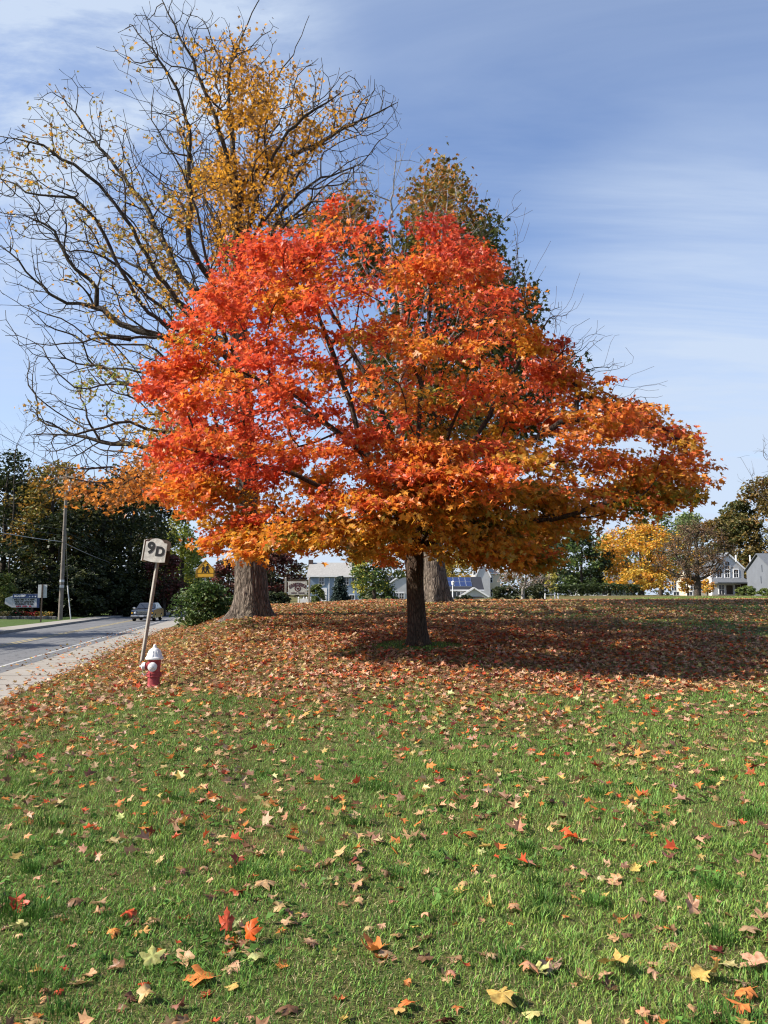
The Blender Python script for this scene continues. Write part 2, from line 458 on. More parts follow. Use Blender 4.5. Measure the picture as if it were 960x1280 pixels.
GLOBAL_W = .0
def bg_tree(name, label, cat, base, top, hw, pal, w, n=70, per=60, ls=.3, low=.25, group=None, bark='bark_dark', shape='round', tr=None, seed=0, depth=None, leafshape='oval', gap=.0, spread=None, bare=0):
    """a whole tree: trunk and boughs, a crown of leaf clumps; base xyz, top z, half width"""
    g = np.random.default_rng(seed + 101)
    base = np.array(base, float); h = top - base[2]; hd = depth or hw
    root = thing(name, base, label, cat, group)
    z0 = low * h
    C = []
    ph = g.random(8) * 6.28
    while len(C) < n:
        a = g.random() * 6.283; zz = g.random() ** .85; e = zz
        if shape == 'cone': prof = (1 - zz) ** .85 * 1.0 + .03
        elif shape == 'vase': prof = math.sin(math.pi * min(1, .18 + .72 * zz)) ** .6
        else: prof = math.sin(math.pi * (.10 + .86 * zz)) ** .62
        prof *= 1 + .22 * math.sin(3 * a + ph[0] + 3 * zz) + .14 * math.sin(5 * a + ph[1] - 7 * zz)
        rr = prof * math.sqrt(.12 + .88 * g.random())
        C.append((hw * rr * math.cos(a), hd * rr * math.sin(a), z0 + (h - z0) * zz * .97))
    C = np.array(C)
    t = Tree(); T = h * (.8 if shape != 'vase' else .35)
    lean = g.normal(0, .02 * h, 2)
    t.limb([(0, 0, -.15), (lean[0] * .4, lean[1] * .4, T * .35), (lean[0], lean[1], T)], 0, step=max(.4, h / 18), wob=h * .003)
    t.grow(C, .45)
    if bare:
        B = C[g.integers(0, n, bare)] * (1.0 + .14 * g.random((bare, 1))) + g.normal(0, hw * .07, (bare, 3)); t.grow(B, .3)
    tr = tr or .022 * h + .05
    t.finish(max(.008, tr * .06), tr)
    ch = t.chains()
    V, Fq = sweep([(p, r) for _, p, r in ch]); mesh_np('trunk', V, Fq, M[bark], root, smooth=True)
    if per:
        ci = np.repeat(np.arange(n), per); sp = (spread or (hw * h) ** .5 * .16 / (n / 70) ** .33)
        off = g.normal(0, 1, (len(ci), 3)); off /= np.linalg.norm(off, axis=1)[:, None]; off *= (g.random((len(ci), 1)) ** .45) * sp * np.array([1.2, 1.2, .75])
        L = C[ci] + off
        tone = g.choice(len(pal), n, p=np.array(w) / np.sum(w))
        pa = np.array(pal, float)
        cc = np.where((g.random(len(ci)) < .7)[:, None], pa[tone[ci]], pa[g.choice(len(pal), len(ci), p=np.array(w) / np.sum(w))])
        cc = np.clip(cc * (1 + g.normal(0, .2, (len(ci), 1))), .004, .9)
        V, Fq, cv = leaves(L, ls * (.7 + .6 * g.random(len(ci))), cc, leafshape, .9, .3, None, .3, g)
        mesh_np('crown', V, Fq, M['leaf'], root, cv)
    return root
# ------------------------------------------------------------------ ground, road
MBX, MBY = ground(522, 806)[:2]
def axis(a, fine, lo, hi, b):
    x = list(np.arange(lo, hi + 1e-6, fine)); st = fine
    while x[-1] < b: st *= 1.22; x.append(x[-1] + st)
    st = fine
    while x[0] > a: st *= 1.22; x.insert(0, x[0] - st)
    return np.array(x)

def leaf_density(x, y):
    """how many fallen leaves lie on a square metre"""
    n1 = fbm(x, y, 2.2, 41, 3); n2 = fbm(x, y, .7, 51, 2)
    r = np.sqrt(((x - 1.2) / 1.15) ** 2 + (y - 18.0) ** 2)
    near_edge = 10.6 + 1.6 * (n1 - .5) * 2 + .25 * np.abs(x - 1.0)
    d = 300 * (1 - sstep(4.6, 10.0, r)) * sstep(near_edge - 1.0, near_edge + 2.2, y)
    left = 66 * sstep(-1, -4, x) * sstep(10.5, 14, y) * (1 - sstep(31, 36, y))
    mid = 140 * sstep(12, 17, y) * (1 - sstep(33, 37, y)) * (1 - sstep(4, 12, x))
    right = 18 * sstep(3, 9, x) * sstep(10, 14, y) * (1 - sstep(40, 50, y))
    front = 95 + 5 * sstep(5.0, 10.5, y)
    d = np.maximum.reduce([d, left, mid, right, front + 0 * x])
    k = np.clip((n1 * .5 + n2 * .5 - .28) * 2.6, .08, 1.6)
    k = np.where(d > 60, np.clip(k, .45, 1.3), k)
    return d * k

def ring_at(x, y): return ((x - MBX) / 1.0) ** 2 + ((y - MBY + .12) / .85) ** 2 < .95 * (.7 + .6 * vnoise(x, y, .25, 8))
def build_ground():
    X = axis(-1400, .3, -30, 24, 1400); Y = axis(-900, .3, -4, 48, 2200)
    gx, gy = np.meshgrid(X, Y); gz = H(gx, gy)
    V = np.stack([gx, gy, gz], -1).reshape(-1, 3); nx = len(X)
    a = (np.arange(len(Y) - 1)[:, None] * nx + np.arange(nx - 1))
    Fq = np.stack([a, a + 1, a + 1 + nx, a + nx], -1).reshape(-1, 4)
    dn = leaf_density(gx, gy).reshape(-1); dn = np.where(lat(gx, gy).reshape(-1) < 0, 0, dn)
    dn = np.where(ring_at(gx, gy).reshape(-1), 0, dn)
    col = np.stack([np.clip(dn / 120, 0, 1)] * 3, 1)
    m = NT('lawn_soil'); co = m.coord('Object')
    big = m.noise(.35, 4, .6, co); mid = m.noise(2.6, 5, .65, co); fine = m.noise(38, 4, .7, co)
    g1 = m.ramp(mid, [(.3, (.030, .058, .014)), (.55, (.050, .090, .020)), (.75, (.098, .118, .036))])
    g2 = m.ramp(fine, [(.3, (.036, .060, .016)), (.54, (.078, .120, .032)), (.78, (.20, .20, .085))])
    c = m.mix(.55, g1, g2); c = m.mix(m.ramp(big, [(.45, (0, 0, 0)), (.75, (.4,) * 3)]), c, (.10, .115, .045))
    at_ = m.n('ShaderNodeAttribute'); at_.attribute_name = 'col'
    lit = m.ramp(fine, [(.3, (.075, .034, .018)), (.6, (.22, .11, .055)), (.75, (.36, .22, .12))])
    mask = m.mix(1., at_.outputs['Color'], m.ramp(m.noise(9, 4, .7, co), [(.38, (.35,) * 3), (.6, (1, 1, 1))]), 'MULTIPLY')
    c = m.mix(mask, c, lit)
    h = m.noise(60, 4, .7, co)
    m.pbr(c, .95, .1, 0, m.bump(h, .7, .03))
    o = mesh_np('ground', V, [Fq], m.m, None, col, True); tag(o, kind='structure'); return o
build_ground()

def strip(name, t0, t1, dz, mat, y0=-25, y1=230, step=1.0, thick=0, kind='structure', dash=None):
    Y = np.arange(y0, y1 + .1, step); n = len(Y)
    rows = []
    for y in Y:
        z = float(zr(y)) + dz
        xs = [float(xg(y)) + t / .98 for t in (t0, t1)]
        rows.append([(xs[0], y, z), (xs[1], y, z)] + ([(xs[1], y, z - thick), (xs[0], y, z - thick)] if thick else []))
    V = np.array(rows).reshape(-1, 3); k = 4 if thick else 2; Fs = []
    for i in range(n - 1):
        if dash and (i % dash[0]) >= dash[1]: continue
        a, b = i * k, (i + 1) * k
        if thick: Fs += [[a + j, b + j, b + (j + 1) % 4, a + (j + 1) % 4] for j in range(4)]
        else: Fs += [[a, b, b + 1, a + 1]]
    o = mesh_np(name, V, [np.array(Fs)], mat); tag(o, kind=kind); return o

def mat_road():
    m = NT('asphalt'); co = m.coord('Object')
    a = m.noise(.25, 5, .6, co); b = m.noise(90, 3, .6, co); s = m.noise(1.2, 6, .7, m.coord('Object', (1, .15, 1)))
    c = m.ramp(a, [(.3, (.10, .103, .110)), (.7, (.15, .152, .156))])
    c = m.mix(.5, c, m.ramp(b, [(.3, (.07, .07, .072)), (.7, (.20, .20, .20))]))
    c = m.mix(m.ramp(s, [(.5, (0, 0, 0)), (.75, (.55,) * 3)]), c, (.075, .075, .078))
    wv = m.noise(.9, 5, .6, co); ck = m.n('ShaderNodeMath', _operation='ABSOLUTE'); sb = m.n('ShaderNodeMath', _operation='SUBTRACT'); m.l(wv, sb.inputs[0]); sb.inputs[1].default_value = .5; m.l(sb.outputs[0], ck.inputs[0])
    c = m.mix(m.ramp(ck.outputs[0], [(.004, (.8,) * 3), (.010, (0, 0, 0))]), c, (.035, .035, .036))
    pt_ = m.noise(.12, 1, .3, m.coord('Object', (1, .5, 1))); c = m.mix(m.ramp(pt_, [(.60, (0,) * 3), (.61, (.5,) * 3)]), c, (.062, .062, .065))
    return m.pbr(c, .85, .3, 0, m.bump(b, .25, .01))
def mat_concrete():
    m = NT('pavement'); co = m.coord('Object')
    a = m.noise(.8, 5, .6, co); b = m.noise(60, 3, .6, co)
    c = m.ramp(a, [(.3, (.20, .182, .155)), (.7, (.29, .27, .235))])
    c = m.mix(.3, c, m.ramp(b, [(.3, (.2, .18, .15)), (.7, (.45, .42, .37))]))
    return m.pbr(c, .9, .2, 0, m.bump(b, .3, .01))
def mat_paint(name, c):
    m = NT(name); co = m.coord('Object'); n = m.noise(14, 5, .7, co)
    return m.pbr(m.ramp(n, [(.38, tuple(v * .45 for v in c)), (.52, c)]), .7, .3)
road = strip('road', -7.6, -.95, 0, mat_road())
strip('edge_line', -2.03, -1.92, .004, mat_paint('white_paint', (.42, .42, .40)))
strip('centre_line', -4.55, -4.43, .004, mat_paint('yellow_paint', (.36, .29, .14)))
strip('centre_line', -4.83, -4.71, .004, M.setdefault('yp', bpy.data.materials['yellow_paint']))
MC = mat_concrete()
strip('pavement', -1.35, .06, .035, MC, thick=.12)
strip('kerb', -7.80, -7.58, .135, mat_plain('kerb_stone', (.25, .24, .22), .9, .2, 0, .3, 4), thick=.3)
strip('sidewalk', -9.35, -7.803, .130, MC, thick=.3)
# joints in the near pavement are part of its look: shallow dark lines
strip('pavement_joint', -1.345, .055, .0385, mat_plain('joint', (.12, .11, .09), .95, .1), y0=6, y1=60, step=.02, dash=(90, 1))

# ------------------------------------------------------------------ grass
def in_view(x, y, mx=.08, my=0):
    return np.abs(x) < y * (.5 + mx) + 2.8

def build_grass():
    g = np.random.default_rng(3)
    VV = []; FF5 = []; FF3 = []; CC = []; o = 0
    bands = [(2.35, 3.6, 11500, .0019, 2), (3.6, 5.2, 8200, .0023, 2), (5.2, 8, 4600, .0029, 1), (8, 12, 1900, .0045, 1), (12, 18, 800, .007, 1), (18, 30, 210, .011, 1), (30, 60, 55, .016, 1)]
    for y0, y1, dens, wd, lod in bands:
        hwid = y1 * .58 + 2.8; n = int(dens * 2 * hwid * (y1 - y0))
        x = g.uniform(-hwid, hwid, n); y = g.uniform(y0, y1, n)
        t = lat(x, y)
        cl = fbm(x, y, .55, 61, 3); tuft = fbm(x, y, .22, 71, 2); patch = fbm(x, y, 1.7, 81, 2)
        dn = leaf_density(x, y); ring = ring_at(x, y)
        keep = in_view(x, y) & (t > .12 + .3 * g.random(n)) & (g.random(n) < np.clip(.85 + .8 * (cl - .35), .78, 1)) & ((g.random(n) > np.clip((dn - 60) / 130, 0, .72)) | ring)
        x = x[keep]; y = y[keep]; cl = cl[keep]; tuft = tuft[keep]; patch = patch[keep]; n = len(x)
        h = .86 * (.027 + .020 * np.clip(cl - .3, 0, 1) * 2 + .060 * np.clip(tuft - .60, 0, 1) * 2.0 * (patch > .45)) * g.uniform(.5, 1.4, n)
        h = h * (1.25 if lod == 1 else 1)
        z = H(x, y) - .004
        a = g.random(n) * 6.283; lean = np.abs(g.normal(.55, .5, n)) + .1
        d = np.stack([np.cos(a), np.sin(a)], 1); s = np.stack([-np.sin(a), np.cos(a)], 1)
        w = wd * g.uniform(.6, 1.4, n)
        B = np.stack([x, y, z], 1)
        def pt(f, hf, ww):
            P = np.zeros((n, 3)); P[:, :2] = d * (f * lean * h)[:, None] + s * ww[:, None]; P[:, 2] = h * hf; return B + P
        straw = g.random(n) < (.13 + .22 * np.clip(.55 - cl, 0, 1) + .05 * (patch > .6))
        c = np.stack([.092 + .09 * patch, .188 + .085 * patch, .032 + .022 * patch], 1) * g.uniform(.4, 1.75, (n, 1))
        c[:, 0] *= g.uniform(.75, 1.3, n)
        h = np.where(straw, h * .55, h); lean = np.where(straw, lean * 1.6 + .8, lean)
        sc = np.array([.40, .33, .17]) * g.uniform(.5, 1.2, (n, 1)); c = np.where(straw[:, None], sc, c)
        if lod == 2:
            V = np.stack([pt(0, 0, w), pt(0, 0, -w), pt(.35, .6, -w * .8), pt(.35, .6, w * .8), pt(1., .95, w * 0)], 1)
            k = 5; i = np.arange(n)[:, None] * k + o
            FF5.append(i + np.array([[0, 1, 2, 3]])); FF3.append(i + np.array([[3, 2, 4]]))
        else:
            V = np.stack([pt(0, 0, w), pt(0, 0, -w), pt(.8, 1., w * 0)], 1)
            k = 3; i = np.arange(n)[:, None] * k + o; FF3.append(i + np.array([[0, 1, 2]]))
        VV.append(V.reshape(-1, 3)); CC.append(np.repeat(c, k, 0)); o += n * k
    # taller tufts the mower missed
    nt = 60; ty = 2.5 + 5.5 * g.random(nt) ** 1.4; tx = g.uniform(-.6, .6, nt) * ty; m = 130
    cx = np.repeat(tx, m) + g.normal(0, 1, nt * m) * np.repeat(g.uniform(.03, .09, nt), m); cy = np.repeat(ty, m) + g.normal(0, 1, nt * m) * np.repeat(g.uniform(.03, .08, nt), m); n = nt * m
    h = np.repeat(g.uniform(.045, .085, nt), m) * g.uniform(.5, 1.25, n); a = np.arctan2(cy - np.repeat(ty, m), cx - np.repeat(tx, m)) + g.normal(0, .7, n); lean = np.abs(g.normal(.65, .3, n)); w = .0024 * g.uniform(.7, 1.4, n)
    d = np.stack([np.cos(a), np.sin(a)], 1); s = np.stack([-np.sin(a), np.cos(a)], 1); B = np.stack([cx, cy, H(cx, cy) - .004], 1)
    c = np.array([.060, .135, .022]) * np.repeat(g.uniform(.75, 1.25, nt), m)[:, None] * g.uniform(.6, 1.4, (n, 1))
    V = np.stack([pt(0, 0, w), pt(0, 0, -w), pt(.35, .62, -w * .8), pt(.35, .62, w * .8), pt(1., .92, w * 0)], 1); i = np.arange(n)[:, None] * 5 + o
    FF5.append(i + np.array([[0, 1, 2, 3]])); FF3.append(i + np.array([[3, 2, 4]])); VV.append(V.reshape(-1, 3)); CC.append(np.repeat(c, 5, 0)); o += n * 5
    ob = mesh_np('grass', np.concatenate(VV), [np.concatenate(FF5), np.concatenate(FF3)], M['grass'], None, np.concatenate(CC))
    tag(ob, 'short mown green grass with dry straw covering the lawn', 'grass', kind='stuff')
    # low broad-leaved weeds between the blades
    n = 420; y = 2.6 + 8 * g.random(n) ** 1.3; x = g.uniform(-.6, .6, n) * y
    kx = fbm(x, y, .9, 91, 2); keep = kx > .5; x = x[keep]; y = y[keep]; n = len(x); m = 9
    C = np.repeat(np.stack([x, y, H(x, y) + .012], 1), m, 0) + np.c_[g.normal(0, .045, (n * m, 2)), np.abs(g.normal(.012, .01, n * m))]
    col = np.repeat(np.array([[.085, .17, .032]]) * g.uniform(.6, 1.3, (n, 1)), m, 0) * g.uniform(.8, 1.2, (n * m, 1))
    V, Fq, cv = leaves(C, g.uniform(.025, .055, n * m), col, 'oval', .45, -.15, None, .25, g)
    ob = mesh_np('clover', V, Fq, M['grass'], None, cv); tag(ob, 'low clover and broad leaved weeds growing in the grass', 'weeds', kind='stuff')
build_grass()

# ------------------------------------------------------------------ fallen leaves
TAN, PINK, ORANGE, RED, YEL, BRN, GRN, WINE = (.48, .31, .155), (.50, .28, .17), (.60, .21, .05), (.54, .085, .03), (.52, .36, .10), (.22, .115, .06), (.42, .43, .16), (.22, .04, .03)
def fallen_cols(x, y, g):
    n = len(x)
    under = np.exp(-(((x - 1.2) / 6.5) ** 2 + ((y - 17.5) / 5.5) ** 2))
    leftw = sstep(0, -5, x) * sstep(11, 15, y)
    pal = np.array([TAN, PINK, ORANGE, RED, YEL, BRN, GRN, WINE])
    W0 = np.array([.32, .19, .13, .06, .08, .17, .03, .02]); W1 = np.array([.18, .31, .15, .17, .02, .10, .0, .07]); W2 = np.array([.36, .14, .13, .03, .18, .12, .04, .01])
    W = W0[None] * (1 - under - 0)[:, None].clip(0, 1) + W1[None] * under[:, None]
    W = W * (1 - .75 * leftw)[:, None] + W2[None] * .75 * leftw[:, None]; W /= W.sum(1)[:, None]
    i = (W.cumsum(1) < g.random(n)[:, None]).sum(1).clip(0, 7)
    return i, np.clip(pal[i] * g.uniform(.62, 1.22, (n, 1)) * (1 + g.normal(0, .07, (n, 3))), .01, .9)

def fallen_mesh(g, size, kind='maple'):
    """one fallen leaf: toothed five-lobed blade, curled, with its stalk"""
    half = [(0, .02), (.12, -.03), (.36, -.02), (.43, .10), (.33, .17), (.30, .26), (.44, .36), (.58, .62), (.43, .60), (.34, .70), (.22, .56), (.15, .60), (.20, .78), (.09, .84), (0, 1.05)]
    out = np.array(half + [(-a, b) for a, b in half[-2:0:-1]], float)
    out = out * (1 + g.normal(0, .085, out.shape)) * np.array([g.uniform(.72, 1.05), 1]); k = len(out); c = np.array([0, .36])
    rings = [c + (out - c) * f for f in (1., .66, .33)]
    P = np.concatenate(rings + [c[None]])
    bx, by, tw = g.normal(.0, .55), g.normal(.0, .42), g.normal(0, .35)
    if g.random() < .6: bx = g.choice([-1, 1]) * g.uniform(.8, 1.7)
    if g.random() < .35: by = g.choice([-1, 1]) * g.uniform(.6, 1.3)
    x, y = P[:, 0], P[:, 1] - .36
    # roll the blade about the midrib and along it
    def roll(a, kx): return (np.sin(a * kx) / kx, (1 - np.cos(a * kx)) / kx) if abs(kx) > .05 else (a, a * 0)
    X, Z1 = roll(x, bx * 1.6); Y, Z2 = roll(y, by * 1.6)
    r = np.hypot(x, y)
    Z = Z1 + Z2 + tw * x * y + .10 * r * np.sin(5 * np.arctan2(y, x) + g.random() * 6) * g.uniform(.3, 1.4)
    V = np.stack([X, Y, Z], 1)
    V[:, 2] -= V[:, 2].min() * .75
    q = np.concatenate([np.stack([a * k + np.arange(k), a * k + (np.arange(k) + 1) % k, (a + 1) * k + (np.arange(k) + 1) % k, (a + 1) * k + np.arange(k)], 1) for a in (0, 1)])
    tri = np.stack([2 * k + np.arange(k), 2 * k + (np.arange(k) + 1) % k, np.full(k, 3 * k)], 1)
    b = V[0]; m = len(V); st = np.array([b + (.012, 0, 0), b - (.012, 0, 0), b + (-.06, -.30, .06), b + (-.04, -.30, .06), b + (0, 0, .02)])
    V = np.concatenate([V, st]); tri = np.concatenate([tri, [[m, m + 1, m + 2], [m, m + 2, m + 3]]])
    return V * size, [q, tri]

def scatter():
    g = np.random.default_rng(12)
    n = 900000; y = 2.5 + (46 - 2.5) * g.random(n) ** .62; hw = y * .58 + 2.8; x = g.uniform(-1, 1, n) * hw
    # sampling weight per square metre
    pdf = (1 / .62) * ((y - 2.5) / 43.5) ** (1 / .62 - 1) / 43.5 / (2 * hw) * n
    dn = leaf_density(x, y); t = lat(x, y)
    dn = np.where(t < 0, np.maximum(dn * np.exp(t / .5) * .45, 7 * np.exp(-((t + 1.6) / .5) ** 2)), dn); dn = np.where(t < -4, 0, dn)
    dn = np.where(ring_at(x, y), dn * .06, dn)
    keep = g.random(n) < dn / np.maximum(pdf, 1e-6)
    x = x[keep]; y = y[keep]; t = t[keep]
    print('fallen leaves', len(x), 'capped', float((dn > pdf).mean()))
    fi, col = fallen_cols(x, y, g)
    z = np.where(t < -.1, np.where(t > -1.3, zr(y) + .04, zr(y) + .012), H(x, y))
    px, py = project(np.stack([x, y, z], 1))
    vis = (px > -15) & (px < 975) & (py < 1290)
    order = np.argsort(np.where(vis, y, 99)); near = order[:278]; far = order[278:]
    names = ['tan', 'pinkish tan', 'orange', 'red', 'yellow', 'brown', 'pale green', 'dark wine red']
    for i in near:
        V, P = fallen_mesh(g, g.choice([.04, .055, .07, .09], p=[.25, .3, .3, .15]) * g.uniform(.85, 1.15))
        mm = g.normal(0, .24, 2); Rm = rotz(g.random() * 6.283) @ rotx(mm[0]) @ roty(mm[1])
        V = V @ Rm.T
        cv = np.tile(col[i], (len(V), 1)); 
        if g.random() < .3:                                          # leaves turn from the rim inwards
            k = 28; c2 = np.array([BRN, YEL, TAN, ORANGE][g.integers(4)]); cv[:k] = cv[:k] * .45 + c2 * .55
        o = mesh_np('fallen_leaf', V, P, M['dry_leaf'], None, cv, True, (x[i], y[i], z[i] + g.uniform(.0, .02)))
        tag(o, f'fallen {names[fi[i]]} maple leaf lying among others on the foreground grass', 'leaf', 'single fallen leaves on the foreground lawn')
    # the ones that catch the eye, each with a look of its own
    special = [(22, 1140, RED, .125, 'largest bright red leaf on the grass at the far left edge'), (283, 1170, RED, .10, 'coral red leaf lying flat left of a standing orange leaf'),
               (317, 1182, (.72, .13, .02), .10, 'glowing orange leaf standing on edge in the grass'), (190, 1212, (.36, .37, .12), .105, 'long folded yellow green leaf beside a tan one'),
               (226, 1208, TAN, .12, 'tan curled leaf touching a yellow green leaf'), (467, 1193, ORANGE, .12, 'curled orange brown leaf near the bottom centre'),
               (322, 1206, (.5, .5, .2), .09, 'pale yellow green leaf below two red leaves'), (770, 1226, YEL, .13, 'broad yellow leaf with a brown shadowed rim, right of the middle'),
               (882, 1228, YEL, .125, 'large folded yellow leaf at the lower right'), (866, 1150, PINK, .10, 'pinkish star shaped leaf upright at the right side'),
               (714, 1057, (.66, .10, .02), .12, 'bright orange red leaf alone on green grass, right of centre'), (628, 1262, YEL, .15, 'crumpled yellow brown leaf at the bottom edge'),
               (732, 1232, TAN, .09, 'flat pale tan leaf left of a broad yellow leaf'), (945, 1214, PINK, .12, 'pale pink curled leaf at the lower right edge'),
               (585, 1050, ORANGE, .12, 'orange leaf lying flat near the middle of the lawn'), (160, 1152, RED, .10, 'red orange leaf tilted up, left of the middle'),
               (608, 1135, YEL, .11, 'golden leaf among small brown scraps at the middle'), (330, 1112, TAN, .13, 'wide tan leaf with ragged lobes left of centre'),
               (252, 1236, ORANGE, .12, 'orange brown leaf pair lying by the bottom left'), (690, 1213, (.30, .2, .14), .12, 'dull brown crinkled leaf with a green leaf beside it'),
               (672, 1222, GRN, .11, 'olive green leaf beside a dull brown crinkled one'), (560, 1232, TAN, .08, 'small tan leaf below the middle of the picture')]
    for px_, py_, c, s, lab in special:
        p = ground(px_, py_); V, P = fallen_mesh(g, s * 1.0)
        stand_ = 'standing' in lab or 'upright' in lab
        Rm = rotz(g.random() * 6.283) @ rotx(g.normal(0, .2)) if not stand_ else rotz(.4 - g.random()) @ rotx(1.15)
        V = V @ Rm.T; V[:, 2] -= min(0, V[:, 2].min()) * .8
        cv = np.tile(np.array(c), (len(V), 1)) * g.uniform(.85, 1.15, (len(V), 1))
        o = mesh_np('fallen_leaf', V, P, M['dry_leaf'], None, cv, True, (p[0], p[1], p[2] + .010)); tag(o, lab, 'leaf')
    i = far; C = np.stack([x[i], y[i], z[i] + g.uniform(.008, .045, len(i))], 1); C[t[i] < -.1, 2] -= .012
    V, P, cv = leaves(C, np.where(y[i] < 10, g.uniform(.045, .105, len(i)), g.uniform(.068, .118, len(i))), col[i], 'lobed', .38, -.05, None, .30, g)
    o = mesh_np('fallen_leaves', V, P, M['dry_leaf'], None, cv)
    tag(o, 'thick carpet of fallen red, orange and tan leaves spread over the mound under the maple', 'fallen leaves', kind='stuff')
scatter()
# ------------------------------------------------------------------ the red maple
def poly_px(pts, d): return [at(a, b, d) for a, b in pts]
def limb_px(pts):
    """pixels with a depth for each point"""
    return [at(a, b, d) for a, b, d in pts]

def attach_tree(root, base, t, bark, limb_name='limb'):
    by = {}
    for gid, P, r in t.chains():
        if gid < 0: continue
        by.setdefault(gid, []).append((P - base, r))
    for gid in sorted(by):
        if not any(len(c[0]) > 1 for c in by[gid]): continue
        V, Fq = sweep(by[gid]); mesh_np(limb_name, V, Fq, bark, root, smooth=True)

def red_maple():
    g = np.random.default_rng(21)
    base = ground(522, 806); D = base[1]
    print('maple base', base)
    base0 = base.copy()
    root = thing('maple_tree', base, 'spreading maple with flaming red and orange leaves standing on the grassy mound', 'tree', )
    t = Tree()
    tp = limb_px([(522, 812, D), (521, 770, D), (519, 730, D), (519, 700, D), (519, 678, D)])
    t.limb(tp, -1, step=.2, wob=0)
    k = D - 17
    L = [
        [(516, 672, D), (505, 650, D - .1), (470, 606, D - .4), (452, 560, D - .6), (438, 500, D - .7), (412, 430, D - .8), (385, 350, D - .7)],
        [(520, 672, D), (517, 635, D), (522, 560, D + .1), (528, 470, D + .2), (538, 380, D + .2), (548, 305, D + .1)],
        [(523, 682, D), (545, 655, D - .1), (590, 606, D - .3), (650, 560, D - .5), (720, 525, D - .6), (800, 532, D - .6), (865, 556, D - .5)],
        [(515, 682, D), (482, 655, D - .3), (425, 620, D - .6), (360, 588, D - .9), (290, 575, D - 1.), (225, 560, D - 1.)],
        [(517, 670, D), (495, 600, D + .4), (435, 550, D + .8), (350, 495, D + 1.1), (285, 440, D + 1.2), (235, 415, D + 1.2)],
        [(522, 670, D), (560, 600, D + .4), (610, 520, D + .8), (650, 450, D + 1.), (685, 405, D + 1.)],
        [(520, 680, D - .2), (527, 640, D - 1.4), (545, 612, D - 2.8), (575, 615, D - 4.)],
        [(520, 675, D + .2), (512, 640, D + 1.6), (500, 600, D + 3.2), (480, 580, D + 4.6)],
        [(523, 690, D), (560, 668, D - .4), (620, 655, D - .9), (690, 648, D - 1.3), (760, 628, D - 1.4)],
        [(515, 688, D), (470, 662, D - 1.), (400, 650, D - 2.), (330, 655, D - 2.6)],
        [(522, 672, D + .2), (575, 625, D + 2.), (650, 590, D + 3.4), (720, 590, D + 4.)],
        [(518, 672, D - .2), (480, 600, D - 1.4), (420, 540, D - 2.4), (350, 480, D - 2.8)],
        [(521, 672, D - .2), (555, 560, D - 1.4), (585, 480, D - 2.1), (600, 410, D - 2.2)],
        [(518, 670, D + .2), (480, 520, D + 1.4), (430, 420, D + 2.), (380, 330, D + 2.)],
    ]
    for i, l in enumerate(L): t.limb(limb_px(l), i + 1, step=.3, wob=.022, taper=(.075, .010))
    sil = [(288, 672), (250, 640), (222, 604), (210, 560), (198, 505), (208, 450), (230, 420), (248, 372), (272, 352), (296, 308), (320, 280), (360, 300), (392, 282), (420, 276), (452, 262), (470, 300), (486, 335), (515, 312), (540, 282), (560, 292), (590, 300), (612, 322), (640, 372), (668, 395), (700, 425), (722, 468), (748, 490), (778, 505), (806, 512), (830, 530), (858, 542), (868, 558), (862, 584), (842, 598), (826, 632), (808, 642), (788, 628), (760, 652), (735, 648), (700, 668), (668, 682), (655, 712), (628, 728), (604, 700), (575, 678), (548, 664), (520, 668), (500, 700), (478, 714), (446, 690), (420, 684), (396, 690), (360, 694), (334, 680), (312, 688), (298, 684)]
    zc, hz = base[2] + 5.2, 5.4
    xc, hx = -.1, 6.6
    S = []; tries = 0
    while len(S) < 400 and tries < 160000:
        tries += 1
        p = np.array([g.uniform(-7, 7) + base[0], 0, g.uniform(base[2] + 1.6, base[2] + 10.2)])
        w = 1 - ((p[0] - base[0] - xc) / hx) ** 2 - ((p[2] - zc) / hz) ** 2 * .75
        if w <= 0.02: continue
        hd = 5.0 * math.sqrt(w); e = g.uniform(-1, 1); e = math.copysign(abs(e) ** .7, e)
        p[1] = D + .7 + e * hd
        ux, uy = project(p)
        if not inpoly(np.array([ux]), np.array([uy]), sil)[0]: continue
        if p[2] < base[2] + 2.0 + .0 * abs(e): continue
        S.append(p)
    # extra sprays along the outline so that its lobes read
    for a, b in zip(sil, sil[1:] + sil[:1]):
        m = max(1, int(math.hypot(a[0] - b[0], a[1] - b[1]) / 15))
        for i in range(m):
            f = (i + .5) / m; q = np.array([a[0] + (b[0] - a[0]) * f, a[1] + (b[1] - a[1]) * f]); c = np.array([515, 520.]); v = c - q; q = q + v / np.linalg.norm(v) * g.uniform(8, 36)
            S.append(at(q[0], q[1], D + g.normal(0, .8)))
    for _ in range(44):                                                # odd sprays that break the outline
        a = sil[g.integers(0, 44)]; c = np.array([515, 540.]); v = np.array(a, float) - c; v /= np.linalg.norm(v); q = np.array(a, float) + v * g.uniform(-16, 4) + g.normal(0, 6, 2)
        if q[1] < 600: S.append(at(q[0], q[1], D + g.normal(0, 1.0)))
